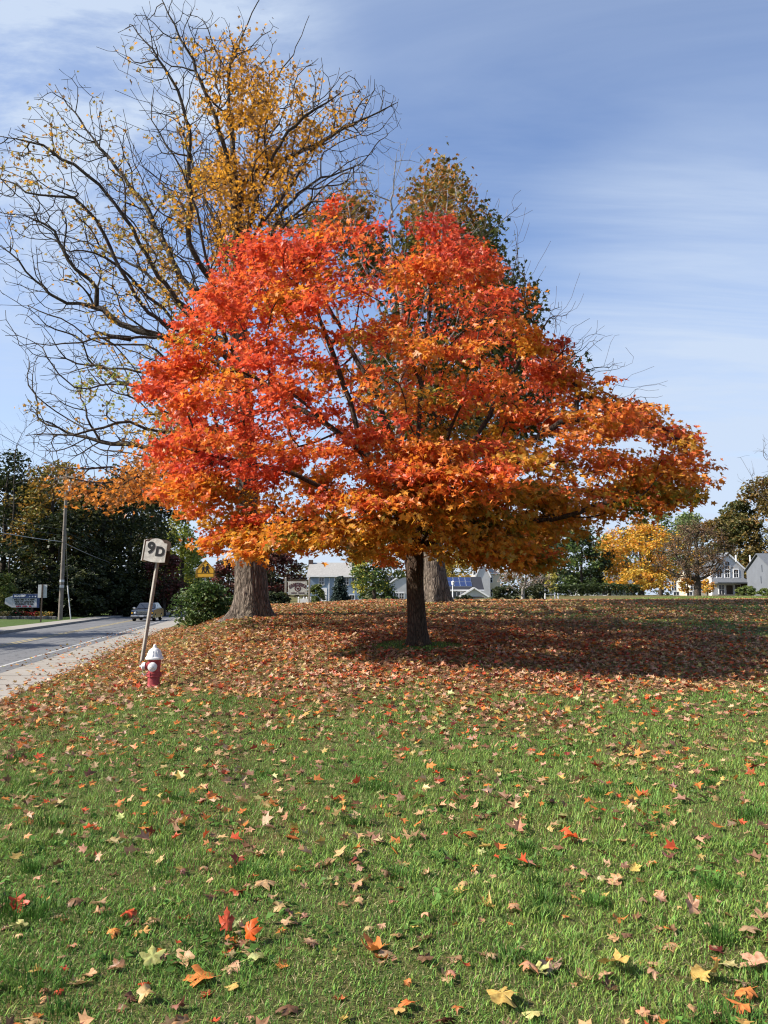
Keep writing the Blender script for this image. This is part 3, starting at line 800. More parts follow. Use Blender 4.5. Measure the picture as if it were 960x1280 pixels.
    for cx, cy, sx_, sy_, dd, k_ in [(252, 602, 26, 20, -.8, 14), (306, 664, 18, 12, -1.2, 14), (345, 665, 34, 16, -2.2, 14), (420, 662, 34, 16, -2.6, 14), (460, 625, 30, 22, -3., 12), (560, 622, 36, 18, -3.2, 14), (600, 670, 34, 28, -2.2, 26), (640, 690, 22, 20, -1.4, 20), (690, 622, 34, 16, -1.2, 12), (770, 615, 30, 14, -.8, 10), (840, 590, 26, 20, -.4, 12), (560, 600, 60, 30, -3.4, 14), (500, 560, 60, 40, -3.2, 12)]:
        for _ in range(k_):
            q = at(cx + g.normal(0, sx_ * .6), cy + g.normal(0, sy_ * .6), D + dd + g.normal(0, .5))
            if q[2] > base[2] + 1.75: S.append(q)
    S = np.array(S); ns = len(S)
    print('sprays', ns)
    A = []; sid = []
    for i, c in enumerate(S):
        m = 9; rad = g.uniform(.34, .74)
        a = g.random(m) * 6.283; r = rad * np.sqrt(g.random(m))
        out = c - np.array([base[0], D + .5, c[2]]); dist = np.linalg.norm(out[:2]) + 1e-6; out /= dist
        sl = -.22 - .05 * g.random() * dist * .3
        P = np.stack([c[0] + r * np.cos(a), c[1] + r * np.sin(a), c[2] + g.normal(0, .07, m)], 1)
        P[:, 2] += sl * ((P - c)[:, :2] @ out[:2])
        A.append(P); sid += [i] * m
    A = np.concatenate(A); sid = np.array(sid)
    # bare twigs that stand out beyond the leaves
    tw = []
    for a, b, c, d in [(640, 372, 648, 262), (690, 415, 712, 365), (720, 470, 790, 452), (745, 490, 832, 492), (668, 400, 700, 388), (652, 380, 664, 330), (690, 430, 742, 408), (705, 450, 760, 420), (600, 310, 622, 246), (760, 500, 812, 505), (700, 440, 726, 432)]:
        for s_ in range(7):
            dd = D + g.normal(.3, .7); n = 6
            ex, ey = c + g.normal(0, 14), d + g.normal(0, 14)
            for f in np.linspace(.15, 1, n): tw.append(at(a + (ex - a) * f + g.normal(0, 2.5), b + (ey - b) * f + g.normal(0, 2.5), dd))
    n_leafy = len(A)
    idx = t.grow(np.concatenate([A, np.array(tw)]), .30)
    t.finish(.0040, .27)
    # trunk radius belongs to the trunk mesh; limbs follow the load they carry
    t.r = np.minimum(t.r, .115)
    attach_tree(root, base, t, M['bark_maple'])
    path = np.array(tp) - base
    path = np.concatenate([path, [path[-1] + (0.02, 0, .45)]])
    V, Fq = trunk_mesh(path, [.225, .195, .178, .185, .165, .08], 48, .95, 8, .07, 4, .17)
    mesh_np('trunk', V, Fq, M['bark_maple'], root, smooth=True)
    # leaves
    tips = np.array(t.P)[idx[:n_leafy]]; per = 27
    ci = np.repeat(np.arange(n_leafy), per); n = len(ci)
    C = tips[ci] + np.stack([g.normal(0, .145, n), g.normal(0, .145, n), g.normal(-.03, .06, n)], 1)
    sp = sid[ci]
    dens = np.exp(g.normal(0, .65, ns)); px_, py_ = project(S); thin = 1 - .92 * np.exp(-((px_ - 458) / 50) ** 2 - ((py_ - 325) / 95) ** 2) - .5 * np.exp(-((px_ - 600) / 40) ** 2 - ((py_ - 400) / 40) ** 2); kp = g.random(n) < np.clip(.44 * dens * thin, .05, 1)[sp]
    C = C[kp]; sp = sp[kp]; n = len(C)
    rel = (S - np.array([base[0], D + .5, zc])) / np.array([6.4, 5.2, 5.0])
    outw = np.clip(np.linalg.norm(rel, axis=1), 0, 1.3)
    ux, uy = project(S)
    # exposed boughs have turned red, sheltered and low ones are orange, gold or still green
    ripe = .12 + .72 * outw + .38 * rel[:, 2] + g.normal(0, .36, ns) - .18 * rel[:, 0] * (rel[:, 2] < .1)
    ripe -= .22 * (uy > 600) + .30 * ((uy > 640) & (np.abs(ux - 480) < 150)) + .25 * ((uy > 600) & (ux < 300)) + .15 * (ux > 560) * (uy > 560)
    ripe += .10 * (rel[:, 0] < -.35) * (rel[:, 2] > -.2) 
    rl = ripe[sp] + g.normal(0, .2, n)
    stops = [(-.75, (.16, .19, .025)), (-.4, (.44, .27, .025)), (.1, (.68, .30, .028)), (.5, (.72, .215, .030)), (.8, (.73, .15, .036)), (1.2, (.69, .105, .040)), (1.75, (.52, .06, .032))]
    xs = [s for s, _ in stops]; col = np.stack([np.interp(rl, xs, [c[k] for _, c in stops]) for k in range(3)], 1)
    col = np.clip(col * g.uniform(.72, 1.18, (n, 1)), .004, .9)
    out3 = C - np.array([base[0], D + .5, 0]); out3[:, 2] = 0; out3 /= np.linalg.norm(out3, axis=1)[:, None] + .01
    V, Fq, cv = leaves(C - base, g.uniform(.085, .155, n), col, 'lobed', .5, .5, out3, .28, g)
    mesh_np('crown', V, Fq, M['maple_leaf'], root, cv)
    print('maple leaves', n)
    return base
MB = red_maple()

# ------------------------------------------------------------------ the old half-bare tree by the road
def old_tree():
    g = np.random.default_rng(33)
    base = ground(316, 771); D = base[1]; print('old tree', base)
    root = thing('old_maple_tree', base, 'huge old tree half bare with thin gold leaves, furrowed trunk by the road', 'tree')
    t = Tree()
    tp = limb_px([(316, 778, D), (315, 735, D), (312, 690, D), (308, 600, D), (304, 510, D), (300, 430, D), (296, 350, D)])
    t.limb(tp, -1, step=.3, wob=0)
    L = [
        # leader and its companions
        [(295, 330, D), (290, 290, D), (294, 217, D - .2), (287, 140, D), (288, 81, D), (305, 40, D + .3), (322, 5, D + .3), (335, -30, D + .3)],
        [(295, 300, D), (290, 235, D - .6), (270, 150, D - 1.2), (240, 75, D - 1.6), (217, 32, D - 1.7), (198, -8, D - 1.8)],
        [(298, 340, D), (304, 230, D + .5), (345, 205, D + .8), (379, 188, D + 1.), (460, 146, D + 1.2), (498, 128, D + 1.2)],
        [(298, 350, D), (318, 260, D - .8), (350, 180, D - 1.6), (379, 146, D - 1.8), (425, 118, D - 2)],
        [(300, 400, D), (262, 350, D - 1), (238, 300, D - 1.6), (238, 244, D - 1.8), (230, 135, D - 2.2), (205, 85, D - 2.4), (165, 30, D - 2.4)],
        [(300, 410, D), (250, 365, D + 1), (227, 347, D + 1.4), (179, 255, D + 2), (108, 162, D + 2.6), (68, 106, D + 2.8)],
        [(301, 420, D), (250, 395, D - .8), (206, 357, D - 1.5), (135, 244, D - 2.3), (54, 184, D - 2.6), (-6, 170, D - 2.6)],
        [(302, 455, D), (240, 420, D - .8), (184, 388, D - 1.6), (161, 352, D - 1.9), (144, 323, D - 2.1), (108, 260, D - 2.6), (32, 238, D - 3), (-8, 220, D - 3)],
        [(303, 480, D), (255, 440, D + .6), (200, 420, D + 1.2), (151, 405, D + 1.4), (118, 382, D + 1.5), (85, 379, D + 1.4), (62, 367, D + 1.3), (33, 339, D + 1.2), (13, 316, D + 1.1), (-6, 304, D + 1)],
        [(120, 381, D + 1.5), (121, 362, D + 1.4), (95, 336, D + 1.1), (79, 313, D + 1), (66, 290, D + .9), (30, 270, D + .7), (-4, 265, D + .6)],
        [(303, 475, D), (262, 428, D - .9), (210, 420, D - 1.5), (160, 424, D - 1.9), (121, 425, D - 2), (79, 431, D - 2.1), (25, 432, D - 2.2)],
        [(162, 423, D - 1.9), (140, 418, D - 2), (110, 411, D - 2.1)],
        [(305, 560, D), (262, 535, D - 1), (203, 540, D - 2), (164, 526, D - 2.3), (131, 535, D - 2.5), (92, 544, D - 2.6), (33, 543, D - 2.8)],
        [(306, 590, D), (250, 570, D + .6), (197, 562, D + .9), (157, 556, D + 1.2), (110, 548, D + 1.3), (60, 530, D + 1.4)],
        [(304, 520, D), (240, 500, D + 1.1), (177, 487, D + 1.6), (148, 477, D + 1.8), (121, 457, D + 2), (70, 470, D + 2)],
        [(307, 620, D), (262, 600, D - 1.6), (200, 590, D - 3), (150, 600, D - 3.6), (110, 604, D - 3.8), (70, 596, D - 4)],
        [(300, 420, D), (330, 330, D + 1.6), (350, 270, D + 2.2), (390, 230, D + 2.8), (440, 210, D + 3)],
        [(299, 380, D), (330, 320, D - 1.6), (375, 260, D - 2.6), (420, 250, D - 3)],
        [(299, 400, D), (285, 330, D + 1.8), (255, 240, D + 3.2), (230, 160, D + 3.8), (250, 60, D + 4)],
        [(300, 440, D), (240, 400, D + 2), (180, 340, D + 3.2), (100, 300, D + 3.9), (40, 290, D + 4)],
        [(297, 330, D), (315, 230, D + 1.6), (330, 130, D + 2), (370, 60, D + 2.2), (385, 20, D + 2.2)],
        [(302, 470, D), (285, 430, D - 2), (262, 340, D - 3.4), (235, 230, D - 4.2), (190, 150, D - 4.5)],
    ]
    for i, l in enumerate(L): t.limb(limb_px(l), i + 1, step=.34, wob=.03, taper=(.085, .010))
    sil = [(-25, 330), (-20, 180), (20, 150), (60, 100), (90, 62), (140, 50), (180, 0), (250, -30), (360, -40), (400, 30), (410, 80), (470, 95), (505, 130), (500, 190), (490, 250), (420, 290), (330, 300), (300, 340), (280, 640), (200, 640), (60, 615), (30, 545), (20, 440), (-10, 400)]
    A = []
    T0 = np.array([base[0], D]); nodes = np.array(t.P); tried = 0
    while len(A) < 8200:
        p = np.array([g.uniform(-9, 5.5) + base[0], D + g.normal(0, 2.6), g.uniform(base[2] + 3, base[2] + 19.5)])
        ux, uy = project(p)
        if not inpoly(np.array([ux]), np.array([uy]), sil)[0]: continue
        if uy > 330 and g.random() < .25: continue
        dmin = np.linalg.norm(nodes - p, axis=1).min()
        if dmin > 1.35: continue
        A.append(p)
    A = np.array(A); n_main = len(A)
    low = [at(cx + g.normal(0, sx_), cy + g.normal(0, sy_), D - 3.3 + g.normal(0, .6)) for cx, cy, sx_, sy_, k_ in ((178, 602, 16, 13, 46), (140, 618, 18, 8, 34), (205, 585, 14, 16, 34), (90, 612, 14, 5, 14), (215, 545, 16, 14, 20)) for _ in range(k_)]
    A = np.concatenate([A, np.array(low)])
    idx = t.grow(A, .32)
    t.finish(.0072, .40); t.r = np.minimum(t.r, .22)
    attach_tree(root, base, t, M['bark_dark'])
    V, Fq = trunk_mesh(np.concatenate([np.array(tp) - base, [np.array(tp)[-1] - base + (-.05, 0, 1.3), np.array(tp)[-1] - base + (-.1, 0, 3.0)]]), [.50, .47, .43, .34, .30, .26, .21, .14, .08], 64, 1.15, 11, .095, 8, .30)
    mesh_np('trunk', V, Fq, M['bark_old'], root, smooth=True)
    P = np.array(t.P)[idx]; ux, uy = project(P)
    def bl(cx, cy, sx, sy): return np.exp(-((ux - cx) / sx) ** 2 - ((uy - cy) / sy) ** 2)
    w = 1.25 * bl(300, 205, 70, 110) + .55 * bl(200, 330, 100, 90) + .20 * bl(110, 190, 90, 80) + .9 * bl(330, 90, 30, 50) + .8 * bl(385, 150, 50, 40) + 1.1 * bl(110, 490, 60, 30) + 2.6 * bl(160, 610, 60, 26) + .8 * bl(215, 520, 45, 60) + .2 * bl(20, 200, 50, 80) + .5 * bl(240, 100, 60, 50)
    w = w * (fbm(ux, uy, 24, 7, 2) > .52) * (.35 + g.random(len(P)))
    m = np.round(w * 8.5 * g.uniform(.3, 1.6, len(P))).astype(int); m[n_main:] = g.integers(8, 17, len(P) - n_main)
    ci = np.repeat(np.arange(len(P)), m); n = len(ci); print('old leaves', n)
    gold = np.array([.64, .31, .03]); ol = np.array([.34, .25, .055]); org = np.array([.58, .22, .035]); brn = np.array([.28, .15, .05]); grn = np.array([.30, .32, .06])
    f_gold = np.clip((ux - 190) / 90, 0, 1)[ci]; f_low = ((uy > 560))[ci]; f_gr = bl(110, 485, 70, 35)[ci]
    k = g.random(n)
    col = np.where((k < .25 + .55 * f_gold)[:, None], gold, np.where((k < .8)[:, None], ol, brn))
    col = np.where((f_low & (k < .8))[:, None], org, col); col = np.where(((f_gr > .4) & (k < .6))[:, None], grn, col)
    col = np.clip(col * g.uniform(.65, 1.25, (n, 1)), .01, .9)
    C = P[ci] + g.normal(0, .15, (n, 3))
    V, Fq, cv = leaves(C - base, g.uniform(.085, .15, n), col, 'lobed', .7, .5, None, .3, g)
    mesh_np('crown', V, Fq, M['maple_leaf'], root, cv)
old_tree()

# ------------------------------------------------------------------ tall tree behind the maple, and the grey bare tree between
def rear_tree():
    g = np.random.default_rng(44)
    base = stand(546, 31.0); base = ground(546, 753) if ground(546, 753)[1] < 40 else base; D = base[1]; print('rear', base)
    root = thing('tall_tree', base, 'tall dark olive green tree with a thick grey trunk behind the red maple', 'tree')
    t = Tree()
    tp = limb_px([(546, 758, D), (544, 725, D), (541, 690, D), (540, 600, D), (545, 500, D), (552, 400, D), (556, 300, D)])
    t.limb(tp, -1, step=.4, wob=0)
    for i, l in enumerate([[(550, 400, D), (555, 300, D), (552, 215, D)], [(546, 470, D), (590, 400, D - 1), (625, 350, D - 1.6)], [(542, 560, D), (600, 490, D + 1), (650, 430, D + 1.5)], [(543, 540, D), (505, 460, D - .6), (480, 380, D - 1)],
                           [(541, 610, D), (470, 540, D + 1), (420, 480, D + 2)], [(545, 520, D), (570, 440, D + 3), (580, 330, D + 3.6)], [(545, 500, D), (540, 420, D - 3), (550, 330, D - 3.6)], [(541, 600, D), (620, 560, D - 1), (680, 520, D - 1)]]):
        t.limb(limb_px(l), i + 1, step=.4, wob=.06, taper=(.14, .02))
    sil = [(548, 196), (575, 215), (600, 258), (618, 300), (640, 320), (662, 350), (672, 395), (662, 450), (655, 520), (640, 560), (470, 560), (440, 480), (470, 420), (492, 360), (505, 300), (512, 250), (528, 212)]
    A = []
    while len(A) < 560:
        p = np.array([g.uniform(-6, 7) + base[0], D + g.normal(0, 2.8), g.uniform(base[2] + 6, base[2] + 18.5)])
        ux, uy = project(p)
        if inpoly(np.array([ux]), np.array([uy]), sil)[0]: A.append(p)
    for cx, cy, n in [(400, 275, 16), (445, 270, 16), (460, 320, 30), (690, 480, 20), (660, 520, 24), (385, 300, 10)]:
        for _ in range(n): A.append(at(cx + g.normal(0, 14), cy + g.normal(0, 14), D + g.normal(0, 1)))
    tw = []
    for _ in range(240):
        q = (g.uniform(490, 690), g.uniform(170, 470)); p = at(q[0], q[1], D + g.normal(0, 2))
        tw.append(p)
    tw = np.array(tw); AA = np.array(A)
    dm = np.linalg.norm(tw[:, None] - AA[None], axis=2).min(1); tw = tw[dm < 1.3]
    idx = t.grow(np.concatenate([AA, tw]), .3); t.finish(.008, .40); t.r = np.minimum(t.r, .22)
    attach_tree(root, base, t, M['bark_pale'])
    V, Fq = trunk_mesh(np.array(tp) - base, [.50, .46, .41, .38, .32, .24, .14], 56, .8, 10, .07, 18, .42)
    mesh_np('trunk', V, Fq, M['bark_old'], root, smooth=True)
    P = np.array(t.P)[idx[:len(A)]]; per = 46; ci = np.repeat(np.arange(len(P)), per); n = len(ci)
    ux, uy = project(P); right = (ux > 600)[ci]; top = (uy < 290)[ci]
    pal = np.array([(.075, .085, .018), (.12, .115, .025), (.24, .16, .03), (.40, .17, .035)])
    k = g.random(n); j = np.where(right, np.where(k < .75, 0, 1), np.where(top, np.where(k < .2, 1, np.where(k < .55, 2, 3)), np.where(k < .4, 0, np.where(k < .75, 1, 2))))
    col = np.clip(pal[j] * g.uniform(.6, 1.35, (n, 1)), .004, .9)
    C = P[ci] + g.normal(0, .34, (n, 3))
    V, Fq, cv = leaves(C - base, g.uniform(.15, .24, n), col, 'lobed', .7, .5, None, .3, g)
    mesh_np('crown', V, Fq, M['leaf'], root, cv)
rear_tree()

def bare_tree():
    g = np.random.default_rng(55)
    D = 22.5; base = stand(521, D); print('bare', base)
    root = thing('bare_tree', base, 'leafless tree with pale grey stems rising behind the red maple', 'tree')
    t = Tree()
    t.limb(limb_px([(521, 770, D), (512, 700, D), (500, 620, D), (498, 560, D), (503, 500, D), (506, 440, D)]), 0, step=.3, wob=.01)
    for l in [[(506, 440, D), (500, 380, D), (488, 300, D), (492, 230, D), (500, 178, D)], [(505, 450, D), (480, 400, D - .5), (462, 350, D - .7), (440, 290, D - .8), (430, 215, D - .9)], [(506, 445, D), (530, 380, D + .3), (548, 310, D + .4), (560, 240, D + .4)],
              [(503, 500, D), (470, 470, D + .6), (440, 440, D + .9), (415, 360, D + 1), (405, 250, D + 1)], [(504, 490, D), (540, 450, D - .6), (585, 390, D - .9), (600, 310, D - 1)], [(499, 560, D), (450, 500, D - 1), (400, 420, D - 1.4), (370, 300, D - 1.5), (365, 230, D - 1.5)]]:
        t.limb(limb_px(l), 0, step=.3, wob=.03)
    sil = [(355, 240), (400, 190), (480, 165), (520, 170), (570, 215), (610, 290), (600, 420), (520, 470), (440, 470), (370, 380)]
    A = []
    while len(A) < 700:
        p = np.array([g.uniform(-4.5, 3.5) + base[0], D + g.normal(0, 1.3), g.uniform(base[2] + 5, base[2] + 15)])
        ux, uy = project(p)
        if inpoly(np.array([ux]), np.array([uy]), sil)[0]: A.append(p)
    t.grow(np.array(A), .5); t.finish(.0045, .15)
    V, Fq = sweep([(P - base, r) for _, P, r in t.chains()]); mesh_np('trunk', V, Fq, M['bark_pale'], root, smooth=True)
bare_tree()
# ------------------------------------------------------------------ materials for built things
M['red_paint'] = mat_plain('hydrant_red', (.34, .055, .056), .6, .3, 0, .55, 11, .25)
M['white_worn'] = mat_plain('worn_white', (.70, .69, .66), .55, .3, 0, .25, 14, .2)
M['wood_grey'] = mat_plain('weathered_wood', (.30, .275, .235), .85, .15, 0, .45, 5, .4)
M['wood_dark'] = mat_plain('dark_wood', (.075, .055, .042), .8, .15, 0, .4, 6, .3)
M['pole_wood'] = mat_plain('pole_wood', (.19, .165, .14), .85, .12, 0, .35, 3, .4)
M['board_cream'] = mat_plain('cream_board', (.48, .465, .41), .6, .3, 0, .45, 9, .15)
M['black'] = mat_plain('black_paint', (.012, .012, .012), .55, .3, 0, .3, 10)
M['sign_yellow'] = mat_plain('sign_yellow', (.62, .33, .02), .5, .35, 0, .15, 5)
M['steel'] = mat_plain('galvanised_steel', (.30, .31, .32), .45, .5, .7, .2, 12)
M['alu'] = mat_plain('bare_aluminium', (.46, .47, .48), .45, .5, .3, .12, 9)
M['chrome'] = mat_plain('chrome', (.62, .63, .65), .16, .6, .95, .06, 9)
M['carpaint'] = mat_plain('dark_car_paint', (.030, .034, .044), .22, .6, .2, .1, 6)
M['rubber'] = mat_plain('rubber', (.016, .016, .016), .85, .2, 0, .2, 9)
M['glass'] = mat_plain('window_glass', (.028, .033, .040), .06, .8, 0, .15, 3)
M['lamp'] = mat_plain('lamp_glass', (.72, .74, .76), .12, .7, .2, .08, 20)
M['trim_white'] = mat_plain('white_trim', (.76, .76, .75), .55, .3, 0, .08, 4)
M['shaded_white'] = mat_plain('shaded_white', (.50, .50, .50), .6, .3, 0, .12, 3)  # white taken down to grey: the lawn sign's shade put into its colour
M['navy'] = mat_plain('navy_board', (.03, .055, .14), .5, .3, 0, .15, 5)
M['letter_red'] = mat_plain('red_letters', (.42, .03, .05), .5, .3, 0, .1, 5)
M['maroon'] = mat_plain('maroon_letters', (.075, .018, .026), .5, .3, 0, .1, 5)
M['stone'] = mat_plain('edging_stone', (.13, .125, .12), .9, .2, 0, .4, 3, .5)
M['solar'] = mat_plain('solar_cells', (.022, .036, .105), .12, .7, 0, .2, 2)
M['solar_line'] = mat_plain('solar_frame', (.40, .45, .52), .35, .5, .4, .1, 2)
def mat_siding(name, c, pitch=.13, axis=2):
    m = NT(name); co = m.coord('Object'); sx = m.n('ShaderNodeSeparateXYZ'); m.l(co, sx.inputs[0])
    f = m.n('ShaderNodeMath', _operation='MULTIPLY'); m.l(sx.outputs[axis], f.inputs[0]); f.inputs[1].default_value = 1 / pitch
    fr = m.n('ShaderNodeMath', _operation='FRACT'); m.l(f.outputs[0], fr.inputs[0])
    n = m.noise(.9, 4, .6, co)
    col = m.ramp(n, [(.3, tuple(v * .86 for v in c)), (.7, c)])
    return m.pbr(col, .65, .25, 0, m.bump(fr.outputs[0], .8, .03))
def mat_shingle(name, c):
    m = NT(name); co = m.coord('Object')
    b = m.n('ShaderNodeTexBrick'); b.inputs['Scale'].default_value = 3.2; b.inputs['Mortar Size'].default_value = .02
    for k, f in (('Color1', .8), ('Color2', 1.15), ('Mortar', .55)): b.inputs[k].default_value = (*[v * f for v in c], 1)
    m.l(co, b.inputs['Vector']); n = m.noise(1.3, 5, .6, co)
    return m.pbr(m.mix(m.ramp(n, [(.35, (0,) * 3), (.7, (.5,) * 3)]), b.outputs[0], tuple(v * .75 for v in c)), .9, .2)
M['blue_siding'] = mat_siding('blue_siding', (.30, .39, .50)); M['white_siding'] = mat_siding('white_siding', (.66, .66, .65)); M['cream_siding'] = mat_siding('cream_siding', (.64, .58, .45))
M['grey_siding'] = mat_siding('grey_siding', (.17, .185, .21)); M['pale_green_siding'] = mat_siding('pale_green_siding', (.42, .45, .40))
M['roof_grey'] = mat_shingle('grey_shingle', (.33, .32, .30)); M['roof_dark'] = mat_shingle('dark_shingle', (.032, .034, .042)); M['roof_slate'] = mat_shingle('slate_shingle', (.13, .14, .155))
M['brick'] = mat_shingle('chimney_brick', (.10, .07, .06))

# ------------------------------------------------------------------ hydrant
def hydrant():
    p = ground(192, 859); root = thing('fire_hydrant', p, 'red fire hydrant with a white bonnet and caps in the leafy grass', 'fire hydrant', None, 0); print('hydrant', p)
    b = G(); b.lathe([(.135, -.06), (.135, .025), (.128, .035), (.104, .05), (.100, .13), (.100, .175), (.122, .18), (.122, .20), (.112, .202), (.112, .222), (.122, .224), (.122, .244), (.104, .25), (.102, .34), (.108, .42), (.114, .455), (.114, .475)], 28)
    for k in range(6):
        a = k * math.pi / 3 + .2; b.cyl((.118 * math.cos(a), .118 * math.sin(a), .172), (.118 * math.cos(a), .118 * math.sin(a), .252), .011, n=6)
    b.build('barrel', M['red_paint'], root, True)
    b = G(); b.lathe([(.150, .472), (.155, .482), (.155, .500), (.140, .508), (.128, .53), (.118, .575), (.092, .625), (.058, .660), (.040, .668), (.034, .672), (.030, .700), (.020, .722), (.004, .728)], 28)
    for k in range(8):
        a = k * math.pi / 4; b.box((.105 * math.cos(a), .105 * math.sin(a), .565), (.035, .012, .11), rotz(a) @ roty(-.35))
    b.build('bonnet', M['white_worn'], root, True)
    for nm, ax, ln, r in (('hose_nozzle', (-.99, -.13, 0), .150, .060), ('pumper_nozzle', (.10, -.99, 0), .150, .070)):
        v = np.array(ax); v /= np.linalg.norm(v); z = np.array([0, 0, .355])
        n_ = G(); n_.cyl(z + v * .05, z + v * ln, r, r * .94, 20); n_.cyl(z + v * .095, z + v * .118, r * 1.12, n=20)
        nz = n_.build(nm, M['red_paint'], root, True)
        c = G(); c.cyl(z + v * ln, z + v * (ln + .045), r * 1.13, r * 1.08, 20); c.cyl(z + v * (ln + .045), z + v * (ln + .06), r * 1.05, r * .75, 20); c.cyl(z + v * (ln + .06), z + v * (ln + .098), .024, .018, 5)
        c.build('cap', M['white_worn'], nz, True)
    c = G(); pts = [np.array([-.20, -.02, .32]), np.array([-.19, -.03, .24]), np.array([-.15, -.06, .20]), np.array([-.11, -.06, .235])]; c.tube(pts, .006, 5); c.build('chain', M['steel'], root)
hydrant()

# ------------------------------------------------------------------ leaning route sign
def route_sign():
    p = ground(177, 829); D = p[1]; print('route sign', p)
    root = thing('route_sign', p, 'weathered route sign reading 9D on a leaning wooden post', 'road sign')
    lean = R(7.2); Ry = roty(lean); yaw = rotz(R(38))
    b = G(); b.bbox((0, 0, 1.13), (.068, .092, 2.62), .008); pt = b
    pt.V = [tuple(Ry @ (yaw @ np.array(v))) for v in pt.V]
    pt.build('post', M['wood_grey'], root)
    Rf = Ry @ rotz(R(-7)); c = Ry @ np.array([-.05, -.11, 2.62])
    def sh(w, h, arch):
        a = [(-w, -h), (-w * .5, -h - .018), (0, -h - .026), (w * .5, -h - .018), (w, -h), (w, h * .78), (w * .9, h * .80)]
        a += [(w * .9 * math.cos(t) * .8, h * .80 + arch * math.sin(t) ** 1.4) for t in np.linspace(.12, math.pi - .12, 11)]
        return a + [(-w * .9, h * .80), (-w, h * .78)]
    f = G(); f.prism(sh(.262, .245, .095), .024, 'xz', c, Rf); fb = f.build('front_board', M['board_cream'], root)
    tx = G(); tx.text('9', .37, c + Rf @ np.array([-.118, -.016, .045]), Rf, .004, .014); tx.text('D', .30, c + Rf @ np.array([.112, -.016, -.015]), Rf, .004, .013); tx.build('route_number', M['black'], fb)
    s = G(); Rs = Ry @ rotz(R(-101)); s.prism(sh(.22, .275, .03), .022, 'xz', c + Rf @ np.array([-.292, .205, .01]), Rs); s.build('side_board', M['board_cream'], root)
    k = G(); k.prism([(-.25, -.30), (.285, -.30), (.285, .235), (.16, .285), (-.14, .285), (-.25, .29)], .02, 'xz', c + Rf @ np.array([.0, .15, .0]), Rf); k.build('back_board', M['wood_dark'], root)
    br = G(); br.box(c + Rf @ np.array([0, .05, -.1]), (.30, .09, .04), Rf); br.box(c + Rf @ np.array([0, .05, .1]), (.30, .09, .04), Rf); br.build('bracket', M['wood_dark'], root)
route_sign()

# ------------------------------------------------------------------ school crossing sign
def school_sign():
    D = 37.6; p = stand(256, D); c = at(256, 711, D); root = thing('school_crossing_sign', p, 'yellow five sided school crossing sign standing behind the green bush', 'road sign')
    z = c[2] - p[2]; w = .45
    b = G(); b.prism([(-w, -.43), (w, -.43), (w, -.03), (0, .45), (-w, -.03)], .012, 'xz', (0, -.04, z)); pn = b.build('panel', M['sign_yellow'], root)
    k = G(); B = [(-w * .93, -.40), (w * .93, -.40), (w * .93, -.045), (0, .40), (-w * .93, -.045)]
    for a, q in zip(B, B[1:] + B[:1]): k.cyl((a[0], -.050, z + a[1]), (q[0], -.050, z + q[1]), .010, n=4)
    k.box((0, -.050, z - .215), (.83, .008, .012))
    for ox, s in ((-.09, .86), (.10, 1.0)):
        def P(*pts): k.prism([(ox + x * s, z - .20 + y * s) for x, y in pts], .008, 'xz', (0, -.050, 0))
        k.prism([(ox + .043 * s * math.cos(t), z - .20 + .40 * s + .043 * s * math.sin(t)) for t in np.linspace(0, 6.28, 13)[:-1]], .008, 'xz', (0, -.050, 0))
        P((-.055, .16), (.055, .16), (.065, .34), (-.06, .34)); P((-.055, .17), (.01, .17), (-.05, 0), (-.105, 0)); P((-.01, .17), (.055, .17), (.115, .0), (.06, 0)); P((.05, .33), (.07, .31), (.14, .20), (.115, .19)); P((-.05, .33), (-.07, .31), (-.12, .2), (-.10, .19))
    k.build('symbol', M['black'], pn)
    b = G(); b.box((0, 0, (z - .1) / 2 - .1), (.06, .045, z + .5)); b.build('post', M['steel'], root)
school_sign()

